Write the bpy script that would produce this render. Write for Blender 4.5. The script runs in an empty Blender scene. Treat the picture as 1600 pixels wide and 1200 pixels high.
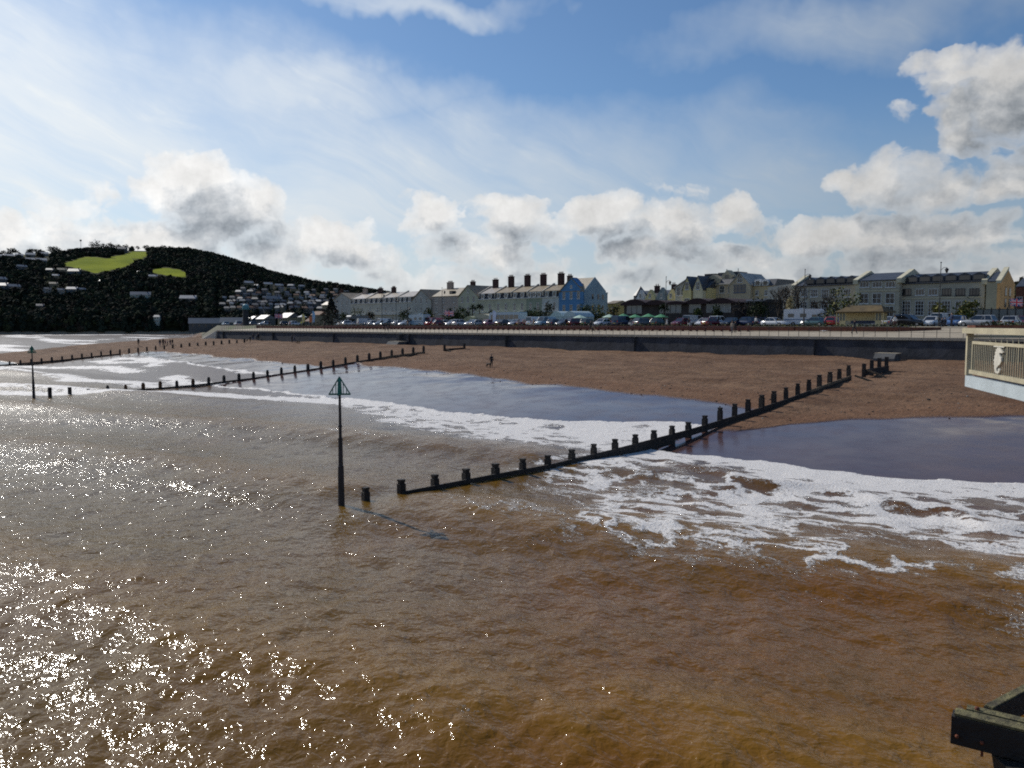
import bpy, bmesh, math, random
import numpy as np
from mathutils import Vector, Matrix
R = math.radians
random.seed(7); rng = np.random.default_rng(7)
SC = bpy.context.scene
COL = SC.collection

# ------------------------------------------------------------------ camera
FPX = 1250.0; TH = math.atan(92 / FPX); EYE = 8.0; RHO = -R(45.5)
cam_d = bpy.data.cameras.new('camera'); cam = bpy.data.objects.new('camera', cam_d); COL.objects.link(cam)
cam.location = (0, 0, EYE); cam.rotation_euler = (R(90) - TH, 0, 0)
cam_d.sensor_width = 36; cam_d.lens = FPX / 1600 * 36; cam_d.clip_start = .1; cam_d.clip_end = 20000
SC.camera = cam
SC.view_settings.view_transform = 'Standard'; SC.view_settings.look = 'None'
SC.view_settings.gamma = 1; SC.view_settings.use_curve_mapping = False
SC.view_settings.exposure = EXPOSURE = 0.0
# ------------------------------------------------------------------ sun
SUN_AZ = -44.0; SUN_EL = 38.0     # degrees right of the view axis (+Y), and up
sdir = Vector((math.sin(R(SUN_AZ)) * math.cos(R(SUN_EL)), math.cos(R(SUN_AZ)) * math.cos(R(SUN_EL)), math.sin(R(SUN_EL))))
sun_d = bpy.data.lights.new('sun', 'SUN'); sun_d.energy = 3.4; sun_d.angle = R(.53); sun_d.color = (1, .95, .87)
sun = bpy.data.objects.new('sun', sun_d); COL.objects.link(sun)
sun.rotation_euler = sdir.to_track_quat('Z', 'Y').to_euler(); sun.location = (0, 0, 60)
# ------------------------------------------------------------------ world
world = bpy.data.worlds.new('World'); SC.world = world; world.use_nodes = True
nt = world.node_tree; nt.nodes.clear()

class NT:
    """tiny helper for writing node maths"""
    def __init__(s, tree): s.t = tree
    def n(s, typ, **kw):
        nd = s.t.nodes.new(typ)
        for k, v in kw.items():
            if k.startswith('i_'): nd.inputs[k[2:].replace('_', ' ')].default_value = v
            else: setattr(nd, k, v)
        return nd
    def l(s, a, b): s.t.links.new(a, b)
    def m(s, op, a, b=None, c=None, clamp=False):
        nd = s.t.nodes.new('ShaderNodeMath'); nd.operation = op; nd.use_clamp = clamp
        for i, v in enumerate((a, b, c)):
            if v is None: continue
            if isinstance(v, (int, float)): nd.inputs[i].default_value = v
            else: s.l(v, nd.inputs[i])
        return nd.outputs[0]
    def vm(s, op, a, b=None, c=None, out=0, scale=None):
        nd = s.t.nodes.new('ShaderNodeVectorMath'); nd.operation = op
        for i, v in enumerate((a, b, c)):
            if v is None: continue
            if isinstance(v, (tuple, list)): nd.inputs[i].default_value = v
            else: s.l(v, nd.inputs[i])
        if scale is not None:
            if isinstance(scale, (int, float)): nd.inputs['Scale'].default_value = scale
            else: s.l(scale, nd.inputs['Scale'])
        return nd.outputs[out]
    def mr(s, v, a, b, c=0., d=1., smooth=True):
        nd = s.t.nodes.new('ShaderNodeMapRange'); nd.interpolation_type = 'SMOOTHSTEP' if smooth else 'LINEAR'
        s.l(v, nd.inputs[0])
        for i, x in enumerate((a, b, c, d)): nd.inputs[i + 1].default_value = x
        return nd.outputs[0]
    def noise(s, vec, scale, detail=4, rough=.5, dist=0., out='Fac'):
        nd = s.t.nodes.new('ShaderNodeTexNoise')
        if vec is not None: s.l(vec, nd.inputs['Vector'])
        nd.inputs['Scale'].default_value = scale; nd.inputs['Detail'].default_value = detail
        nd.inputs['Roughness'].default_value = rough; nd.inputs['Distortion'].default_value = dist
        return nd.outputs[out]
    def mix(s, f, a, b, typ='RGBA', blend='MIX'):
        nd = s.t.nodes.new('ShaderNodeMix'); nd.data_type = typ; nd.blend_type = blend
        ia, ib, o = {'RGBA': (6, 7, 2), 'FLOAT': (2, 3, 0)}[typ]
        for i, v in ((0, f), (ia, a), (ib, b)):
            if isinstance(v, (int, float)) and i in (0, ia, ib) and typ == 'FLOAT' or (i == 0 and isinstance(v, (int, float))): nd.inputs[i].default_value = v
            elif isinstance(v, (tuple, list)): nd.inputs[i].default_value = tuple(v) + ((1,) if len(v) == 3 else ())
            else: s.l(v, nd.inputs[i])
        return nd.outputs[o]

def px_dir(px, py):
    """photo pixel -> (azimuth*, elevation*) used to place clouds in the sky: tan of both, about the view axis"""
    d = ray(px, py); az = math.atan2(d[0], d[1]); el = math.atan2(d[2], math.hypot(d[0], d[1]))
    return az, el
def ray(px, py):
    a = (px - 800) / FPX; b = (600 - py) / FPX
    return Vector((a, math.cos(TH) + b * math.sin(TH), -math.sin(TH) + b * math.cos(TH)))

# cloud density as a node group (called twice: at the point and a bit up towards the sun, for the shading)
def make_cloud_group():
    g = bpy.data.node_groups.new('cloud_density', 'ShaderNodeTree')
    g.interface.new_socket('P', in_out='INPUT', socket_type='NodeSocketVector')
    g.interface.new_socket('D', in_out='OUTPUT', socket_type='NodeSocketFloat')
    t = NT(g); gi = g.nodes.new('NodeGroupInput'); go = g.nodes.new('NodeGroupOutput')
    P = gi.outputs[0]
    # blobs: px, py, half width, half height (photo pixels), strength
    B = [(300,300,85,48,1.05),(345,325,95,50,1.05),(265,250,45,30,.5),(270,370,60,45,.9),(395,380,80,40,.8),
         (500,378,62,34,.95),(10,355,52,34,.95),(130,370,80,40,.8),(160,300,60,30,.45),(45,300,40,10,.25),
         (678,345,44,36,.95),(715,392,56,26,.8),(800,342,62,36,1.05),(775,392,56,26,.9),(862,370,36,22,.7),(938,345,52,40,1.),
         (985,392,60,22,.8),(1052,352,66,44,.95),(1142,330,46,30,.85),(1105,398,76,24,.8),(1060,300,60,22,.5),(560,398,80,26,.75),(440,404,60,24,.7),(870,330,30,16,.4),(640,428,90,16,.6),(800,432,110,16,.6),(980,428,120,18,.62),(1240,410,90,22,.72),(1430,425,140,16,.6),(215,395,80,24,.75),(70,388,80,22,.75),(1190,350,40,16,.4),(590,355,50,16,.45),(380,340,40,20,.5),(120,318,70,22,.5),
         (628,420,36,9,.5),(900,415,150,18,.5),(1160,400,120,22,.6),(1330,372,120,30,.95),(1500,375,120,32,.95),
         (1370,405,150,22,.7),(1310,292,36,22,.75),(1400,290,90,48,.75),(1470,300,70,40,.7),(1560,285,60,40,.8),(1510,190,60,60,1.),
         (1590,140,80,80,1.1),(1480,110,55,35,.75),(1420,175,28,20,.5),(1640,250,70,80,.9),(1540,90,60,35,.9),(620,320,36,12,.2),
         (-120,330,120,60,.8),(-260,370,150,60,.9),(1750,330,150,70,.9),(1800,180,120,80,.9),(1950,380,200,50,.8)]
    tot = None
    w = t.noise(P, 8., 5, .6, out='Color')
    wv = t.vm('MULTIPLY_ADD', w, (.13, .085, 0), (-.065, -.0425, 0)); PW = t.vm('ADD', P, wv)
    for (px, py, hw, hh, st) in B:
        az, el = px_dir(px, py); ax, _ = px_dir(px + hw, py); _, ey = px_dir(px, py - hh)
        sx = 1 / max(abs(ax - az), 1e-4); sy = 1 / max(abs(ey - el), 1e-4)
        v = t.vm('MULTIPLY_ADD', PW, (sx, sy, 0), (-az * sx, -el * sy, 0))
        r2 = t.vm('DOT_PRODUCT', v, v, out=1)
        e = t.m('MULTIPLY_ADD', r2, -.52 * st, st, clamp=False)
        e = t.m('MAXIMUM', e, 0.)
        tot = e if tot is None else t.m('SMOOTH_MAX', tot, e, .03)
    # loose cloud low round the rest of the horizon
    sp = g.nodes.new('ShaderNodeSeparateXYZ'); t.l(P, sp.inputs[0])
    band = t.m('MULTIPLY', t.mr(sp.outputs[1], .30, .05), t.mr(t.m('ABSOLUTE', sp.outputs[0]), .62, .8))
    base = t.m('MULTIPLY', band, t.mr(t.noise(t.vm('MULTIPLY', P, (1., 2.2, 1.)), 3.2, 2), .38, .66, 0, .95))
    low = t.m('MULTIPLY', t.mr(sp.outputs[1], .16, .03), .50)
    tot = t.m('MAXIMUM', t.m('MAXIMUM', tot, base), low)
    Q = t.vm('MULTIPLY', PW, (1., 1.45, 1.))
    n1 = t.noise(Q, 12., 8, .58)
    vo = g.nodes.new('ShaderNodeTexVoronoi'); vo.voronoi_dimensions = '2D'; vo.feature = 'SMOOTH_F1'; vo.inputs['Scale'].default_value = 26.; vo.inputs['Detail'].default_value = 1.5; vo.inputs['Roughness'].default_value = .55; vo.inputs['Smoothness'].default_value = .5
    t.l(t.vm('ADD', Q, t.vm('MULTIPLY_ADD', t.noise(P, 30., 3, .5, out='Color'), (.02, .02, 0), (-.01, -.01, 0))), vo.inputs['Vector'])
    d = t.m('ADD', t.m('MULTIPLY_ADD', tot, 1.5, -.30), t.m('MULTIPLY_ADD', n1, 2.5, -1.25))
    d = t.m('ADD', d, t.m('MULTIPLY_ADD', vo.outputs['Distance'], -.42, .18))
    d = t.m('MINIMUM', d, t.m('MULTIPLY_ADD', tot, 3.2, -.38))
    t.l(d, go.inputs[0]); return g

def build_world():
    t = NT(nt)
    tc = t.n('ShaderNodeTexCoord'); sp = t.n('ShaderNodeSeparateXYZ'); t.l(tc.outputs['Generated'], sp.inputs[0])
    x, y, z = sp.outputs
    az = t.m('ARCTAN2', x, y); el = t.m('ARCSINE', z)
    cb = t.n('ShaderNodeCombineXYZ'); t.l(az, cb.inputs[0]); t.l(el, cb.inputs[1]); P = cb.outputs[0]
    sky = t.n('ShaderNodeTexSky'); sky.sky_type = 'NISHITA'; sky.sun_disc = False
    sky.sun_elevation = R(SUN_EL); sky.sun_rotation = R(SUN_AZ); sky.altitude = 10; sky.air_density = 1.0; sky.dust_density = .6; sky.ozone_density = 2.2
    G = make_cloud_group()
    d0 = t.n('ShaderNodeGroup', node_tree=G); t.l(P, d0.inputs[0])
    D = d0.outputs[0]
    alpha = t.m('MULTIPLY_ADD', t.mr(D, -.10, .30), .55, t.m('MULTIPLY', t.mr(D, -.05, .9), .45))
    # thick where seen thick AND where the way to the sun is thick: grey; thin edges let the sun through: white
    off2 = t.vm('ADD', P, (-.016, .034, 0)); d2 = t.n('ShaderNodeGroup', node_tree=G); t.l(off2, d2.inputs[0]); D2 = d2.outputs[0]
    th0 = t.mr(D2, -.45, 1.45, smooth=False); fn = t.noise(P, 42., 6, .68)
    thick = t.m('ADD', t.m('MULTIPLY_ADD', th0, .72, t.m('MULTIPLY', t.m('MAXIMUM', t.m('SUBTRACT', D2, D), -.8), .30)), t.m('MULTIPLY_ADD', fn, 1.0, -.44), clamp=True)
    thick = t.m('MULTIPLY', thick, t.mr(D, .10, .85, .22, 1.))
    # closeness to the sun brightens veils and edges
    dot = t.vm('DOT_PRODUCT', tc.outputs['Generated'], tuple(sdir), out=1)
    near = t.mr(dot, .35, 1.0, 0, 1, smooth=False)
    white = t.m('MULTIPLY', t.m('MULTIPLY_ADD', near, 4.2, 6.1), t.m('MULTIPLY_ADD', t.noise(P, 26., 6, .65), .70, .64))
    grey = t.m('MULTIPLY_ADD', near, 1.3, 1.8)
    lum = t.mix(thick, white, grey, typ='FLOAT')
    tint = t.mix(thick, (1., .995, .98), (.86, .97, 1.10))
    ccol = t.vm('SCALE', tint, scale=lum)
    # cirrus veil: two broad streaky sheets
    rot = t.n('ShaderNodeVectorRotate', rotation_type='Z_AXIS'); t.l(P, rot.inputs['Vector']); rot.inputs['Angle'].default_value = R(22)
    wq = t.noise(P, 3., 3, .5, out='Color')
    rv = t.vm('ADD', rot.outputs[0], t.vm('MULTIPLY_ADD', wq, (.30, .16, 0), (-.15, -.08, 0)))
    st = t.vm('MULTIPLY', rv, (1.5, 9., 1.))
    c1 = t.noise(st, 2.1, 8, .58); c2 = t.noise(t.vm('MULTIPLY', rv, (3., 14., 1.)), 3.3, 6, .62)
    PV = t.vm('ADD', P, t.vm('MULTIPLY_ADD', t.noise(P, 4.5, 5, .6, out='Color'), (.42, .20, 0), (-.21, -.10, 0)))
    def blob(px, py, hw, hh):
        a0, e0 = px_dir(px, py); a1, _ = px_dir(px + hw, py); _, e1 = px_dir(px, py - hh)
        v = t.vm('MULTIPLY_ADD', PV, (1 / (a1 - a0), 1 / (e1 - e0), 0), (-a0 / (a1 - a0), -e0 / (e1 - e0), 0))
        return t.mr(t.vm('LENGTH', v, out=1), 1.35, .0)
    cov = t.m('MAXIMUM', blob(60, 250, 700, 210), t.m('MULTIPLY', blob(500, 300, 900, 130), .8))
    for b_, k in ((( -100, 120, 460, 170), .9), ((620, 330, 620, 130), .95), ((470, 160, 260, 60), .7), ((1150, 330, 420, 110), .55), ((640, 5, 190, 26), .55), ((1350, 30, 380, 60), .38), ((1150, 215, 140, 26), .2), ((1500, 330, 300, 120), .5)):
        cov = t.m('MAXIMUM', cov, t.m('MULTIPLY', blob(*b_), k))
    veil = t.m('MULTIPLY', t.m('POWER', cov, .6), t.m('ADD', t.mr(c1, .30, .62, .62, 1.0), t.mr(c2, .50, .80, 0, .30)), clamp=True)
    hz = t.mr(el, .27, .0, 0, .92)
    veil = t.m('MAXIMUM', veil, hz)
    vl = t.m('MULTIPLY_ADD', near, 5.9, 4.4)
    vcol = t.vm('SCALE', t.mix(near, (.82, .93, 1.04), (.97, 1., 1.0)), scale=vl)
    skyc = t.mix(1.0, sky.outputs[0], (.60, .76, .90), blend='MULTIPLY')
    a = t.mix(t.m('MULTIPLY', veil, .92), skyc, vcol)
    b = t.mix(t.m('MULTIPLY', alpha, t.mr(el, -.02, .0)), a, ccol)
    bg = t.n('ShaderNodeBackground'); t.l(b, bg.inputs['Color']); bg.inputs['Strength'].default_value = .1
    o = t.n('ShaderNodeOutputWorld'); t.l(bg.outputs[0], o.inputs['Surface'])
build_world()
world.cycles.sampling_method = 'MANUAL'; world.cycles.sample_map_resolution = 1024
SC.cycles.use_denoising = False; SC.cycles.adaptive_threshold = .015; SC.cycles.filter_width = 1.9
SC.cycles.max_bounces = 5; SC.cycles.diffuse_bounces = 2; SC.cycles.glossy_bounces = 3; SC.cycles.transmission_bounces = 3

# ------------------------------------------------------------------ frames of reference
cR, sR = math.cos(RHO), math.sin(RHO)
def W(q, s, z=0.): return Vector((q * cR - s * sR, q * sR + s * cR, z))     # q: metres along the front (to the right), s: metres inland
def at_z(px, py, z):
    d = ray(px, py); k = (z - EYE) / d.z; return qs(d.x * k, d.y * k)
def qs(x, y): return (x * cR + y * sR, -x * sR + y * cR)
def at_s(px, py, s):
    d = ray(px, py); k = s / (-d.x * sR + d.y * cR); return qs(d.x * k, d.y * k)[0], EYE + d.z * k
def project(x, y, z):
    z = z - EYE; f = y * math.cos(TH) - z * math.sin(TH); u = y * math.sin(TH) + z * math.cos(TH)
    return 800 + FPX * x / f, 600 - FPX * u / f

# ------------------------------------------------------------------ noise in numpy
_tab = rng.random((256, 256))
def vnoise(x, y):
    xi = np.floor(x).astype(np.int64); yi = np.floor(y).astype(np.int64); fx = x - xi; fy = y - yi
    fx = fx * fx * fx * (fx * (fx * 6 - 15) + 10); fy = fy * fy * fy * (fy * (fy * 6 - 15) + 10)
    a = _tab[xi & 255, yi & 255]; b = _tab[(xi + 1) & 255, yi & 255]; c = _tab[xi & 255, (yi + 1) & 255]; d = _tab[(xi + 1) & 255, (yi + 1) & 255]
    return (a * (1 - fx) + b * fx) * (1 - fy) + (c * (1 - fx) + d * fx) * fy
def fbm(x, y, o=4, g=.5):
    v = 0; a = 1; t = 0
    for i in range(o):
        v = v + a * vnoise(x * 2 ** i + 17.3 * i, y * 2 ** i + 9.1 * i); t += a; a *= g
    return v / t
def sstep(x, a, b):
    t = np.clip((x - a) / (b - a), 0, 1); return t * t * (3 - 2 * t)

# ------------------------------------------------------------------ materials
MATS = {}
def mat(name, col, rough=.8, var=.25, scale=1., bump=0., bscale=None, metal=0., spec=.5, col2=None, detail=5, coord='Object'):
    if name in MATS: return MATS[name]
    m = bpy.data.materials.new(name); m.use_nodes = True; t = NT(m.node_tree); b = m.node_tree.nodes['Principled BSDF']
    tc = t.n('ShaderNodeTexCoord'); v = tc.outputs[coord]
    if coord == 'Object':     # decorrelate alike things
        oi = t.n('ShaderNodeObjectInfo'); v = t.vm('ADD', v, t.vm('SCALE', oi.outputs['Location'], scale=.37))
    n = t.noise(v, scale, detail, .62)
    c2 = col2 or tuple(c * (1 - var) for c in col); c1 = col if col2 else tuple(min(1, c * (1 + var)) for c in col)
    t.l(t.mix(t.mr(n, .3, .7), c2, c1), b.inputs['Base Color'])
    b.inputs['Roughness'].default_value = rough; b.inputs['Metallic'].default_value = metal
    b.inputs['Specular IOR Level'].default_value = spec
    if bump:
        bp = t.n('ShaderNodeBump'); bp.inputs['Strength'].default_value = bump; bp.inputs['Distance'].default_value = .05
        t.l(t.noise(v, bscale or scale * 6, 5, .6), bp.inputs['Height']); t.l(bp.outputs[0], b.inputs['Normal'])
    MATS[name] = m; return m

# ------------------------------------------------------------------ mesh builder
class MB:
    def __init__(s): s.v = []; s.f = []; s.m = []
    def add(s, vs, fs, mi=0):
        o = len(s.v); s.v += [tuple(v) for v in vs]; s.f += [tuple(i + o for i in f) for f in fs]; s.m += [mi] * len(fs); return s
    def box(s, x0, x1, y0, y1, z0, z1, mi=0):
        return s.add([(x0,y0,z0),(x1,y0,z0),(x1,y1,z0),(x0,y1,z0),(x0,y0,z1),(x1,y0,z1),(x1,y1,z1),(x0,y1,z1)],
                     [(0,3,2,1),(4,5,6,7),(0,1,5,4),(1,2,6,5),(2,3,7,6),(3,0,4,7)], mi)
    def bar(s, a, b, w, h=None, mi=0, n=4, w2=None):
        a = Vector(a); b = Vector(b); d = (b - a).normalized(); h = h or w; r2 = 1 if w2 is None else w2 / w
        up = Vector((0, 0, 1)) if abs(d.z) < .95 else Vector((0, 1, 0)); sx = d.cross(up).normalized(); uy = sx.cross(d)
        vs = []
        for p, k in ((a, 1), (b, r2)):
            for i in range(n):
                an = math.pi * 2 * (i + .5) / n; q = math.sqrt(2) if n == 4 else 1
                vs.append(p + sx * (math.cos(an) * w / 2 * k * q) + uy * (math.sin(an) * h / 2 * k * q))
        fs = [(i, (i + 1) % n, n + (i + 1) % n, n + i) for i in range(n)] + [tuple(range(n))[::-1], tuple(range(n, 2 * n))]
        return s.add(vs, fs, mi)
    def prism(s, prof, y0, y1, mi=0, axis='y'):
        n = len(prof)
        P = (lambda a, z, y: (a, y, z)) if axis == 'y' else (lambda a, z, x: (x, a, z))
        vs = [P(a, z, y0) for a, z in prof] + [P(a, z, y1) for a, z in prof]
        return s.add(vs, [tuple(range(n))[::-1], tuple(range(n, 2 * n))] + [(i, (i + 1) % n, n + (i + 1) % n, n + i) for i in range(n)], mi)
    def cone(s, c, r0, r1, h, n=10, mi=0, ph=0):
        return s.add([(c[0] + r * math.cos(2 * math.pi * i / n + ph), c[1] + r * math.sin(2 * math.pi * i / n + ph), c[2] + z) for r, z in ((r0, 0), (r1, h)) for i in range(n)],
                     [(i, (i + 1) % n, n + (i + 1) % n, n + i) for i in range(n)] + [tuple(range(n))[::-1], tuple(range(n, 2 * n))], mi)
    def ball(s, c, r, n=8, k=5, mi=0, sz=1.):
        vs = [(c[0], c[1], c[2] - r * sz)]; fs = []
        for j in range(1, k):
            a = -math.pi / 2 + math.pi * j / k
            vs += [(c[0] + r * math.cos(a) * math.cos(2 * math.pi * i / n), c[1] + r * math.cos(a) * math.sin(2 * math.pi * i / n), c[2] + r * sz * math.sin(a)) for i in range(n)]
        vs.append((c[0], c[1], c[2] + r * sz))
        for i in range(n): fs.append((0, 1 + (i + 1) % n, 1 + i))
        for j in range(k - 2):
            for i in range(n): a = 1 + j * n; fs.append((a + i, a + (i + 1) % n, a + n + (i + 1) % n, a + n + i))
        a = 1 + (k - 2) * n
        for i in range(n): fs.append((a + i, a + (i + 1) % n, len(vs) - 1))
        return s.add(vs, fs, mi)
    def mesh(s, name, mats, smooth=False):
        me = bpy.data.meshes.new(name); me.from_pydata(s.v, [], s.f)
        for m in (mats if isinstance(mats, (list, tuple)) else [mats]): me.materials.append(m)
        me.polygons.foreach_set('material_index', s.m)
        if smooth: me.polygons.foreach_set('use_smooth', [True] * len(s.f))
        me.update(); return me
    def obj(s, name, mats, parent=None, loc=(0, 0, 0), rz=0., smooth=False):
        return link(name, s.mesh(name, mats, smooth), parent, loc, rz)
def link(name, me, parent=None, loc=(0, 0, 0), rz=0.):
    o = bpy.data.objects.new(name, me); COL.objects.link(o); o.location = loc; o.rotation_euler = (0, 0, rz)
    if parent is not None: o.parent = parent
    return o
def tag(o, label=None, cat=None, group=None, kind=None):
    if label: o['label'] = label
    if cat: o['category'] = cat
    if group: o['group'] = group
    if kind: o['kind'] = kind
    return o
def thing(name, label, cat, loc, rz=RHO, group=None):
    o = link(name, None, None, loc, rz); return tag(o, label, cat, group)
KIDS = {}
def kids(o):
    return [c for c in bpy.data.objects if c.parent is o]
def copy_tree(o, kidmap=None, parent=None, swap=None):
    c = o.copy(); COL.objects.link(c)
    if parent is not None: c.parent = parent
    if swap and c.type == 'MESH':
        for i, sl in enumerate(c.material_slots):
            nm = sl.material.name if sl.material else ''
            if nm in swap:
                sl.link = 'OBJECT'; sl.material = swap[nm]
    for ch in (kidmap or {}).get(o.name, []):
        copy_tree(ch, kidmap, c, swap)
    return c
def kidmap_of(root):
    mp = {}
    def rec(o):
        k = kids(o); mp[o.name] = k
        for c in k: rec(c)
    rec(root); return mp
def grid_mesh(name, X, Y, Z, mats, smooth=True, attrs=None, close=False):
    """big regular grid from numpy arrays (rows, cols)"""
    r, c = X.shape; me = bpy.data.meshes.new(name); n = r * c
    co = np.stack([X, Y, Z], -1).reshape(-1, 3).astype(np.float32)
    i = np.arange(r - 1)[:, None] * c + np.arange(c - 1)[None, :]
    q = np.stack([i, i + 1, i + c + 1, i + c], -1).reshape(-1, 4)
    me.vertices.add(n); me.vertices.foreach_set('co', co.ravel())
    me.loops.add(q.size); me.loops.foreach_set('vertex_index', q.ravel().astype(np.int32))
    me.polygons.add(len(q)); me.polygons.foreach_set('loop_start', np.arange(0, q.size, 4, dtype=np.int32))
    me.polygons.foreach_set('use_smooth', np.full(len(q), smooth))
    for k, a in (attrs or {}).items():
        at = me.attributes.new(k, 'FLOAT', 'POINT'); at.data.foreach_set('value', a.ravel().astype(np.float32))
    me.materials.append(mats); me.update(calc_edges=True); me.validate()
    return me

# ================================================================== SETTING
# shore profile. s inland, q = -t along the front (t grows to the left, away from the pier)
PT = np.array([-400, -60, 0, 183, 200, 225, 236, 277, 390, 584, 900, 3000.]); PS = np.array([3, 3, 1, 0, -6, -8, 2, 52, 110, 200, 340, 1300.])
def beach_surf(s, t):
    # x measured from s=40: z -.1 at 42, 1.1 at 54, 3.2 at 75, 4.2 at 96
    sh = np.interp(t, PT, PS); x = s - sh
    z = np.interp(x, [-400, 0, 20, 30, 42, 54, 75, 90, 96, 130, 3000], [-16, -3.2, -1.9, -1.15, -.12, 1.05, 3.15, 3.95, 4.2, 4.8, 5.2])
    dry = sstep(x, 56, 68)
    z = z + (fbm(s / 9, t / 9, 3) - .5) * .22 * sstep(x, 48, 60) + (fbm(s / 1.6, t / 2.2, 4, .55) - .5) * .26 * dry + (fbm(s / 4., t / 6, 3) - .5) * .42 * dry
    # scour beside the first groyne
    g = np.exp(-((t - 29.2) / 1.1) ** 2) * sstep(x, 44, 50) * (1 - sstep(x, 60, 66)); z = z + g * .16
    return z
# swash front (inland limit of the water sheet) and wet limit
FT = [-200, 0, 8, 15.5, 22.7, 30.2, 31.2, 34, 42, 54, 70, 80, 90, 101, 103, 120, 150, 179, 181, 190, 225, 236, 277, 390, 584, 900, 3000]
FS = [47, 46, 45.8, 43.8, 43.2, 42.3, 51, 50.4, 47.6, 46, 47, 46.2, 46, 45.2, 55, 56, 59, 62, 40, 36.5, 34, 44, 94, 152, 243, 383, 1343]
def front(t): return np.interp(t, FT, FS) + (fbm(t / 3.1, t * 0 + 3, 3) - .5) * 1.5 + np.sin(t / 4.3) * .25
WT = [-200, 8, 15, 24, 26.5, 28.5, 30.2, 31.5, 40, 59, 94, 101.5, 103, 130, 167, 179.5, 181, 230, 277, 390, 584, 3000]
WS = [66, 65, 62.8, 57.7, 55, 50.5, 49.6, 58.5, 60.5, 62.5, 67, 67, 63, 65.4, 67, 67, 43.5, 41, 97, 156, 247, 1347]
def wetlim(t): return np.interp(t, WT, WS) + (fbm(t / 6., t * 0 + 31, 4) - .5) * 2.6

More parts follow.
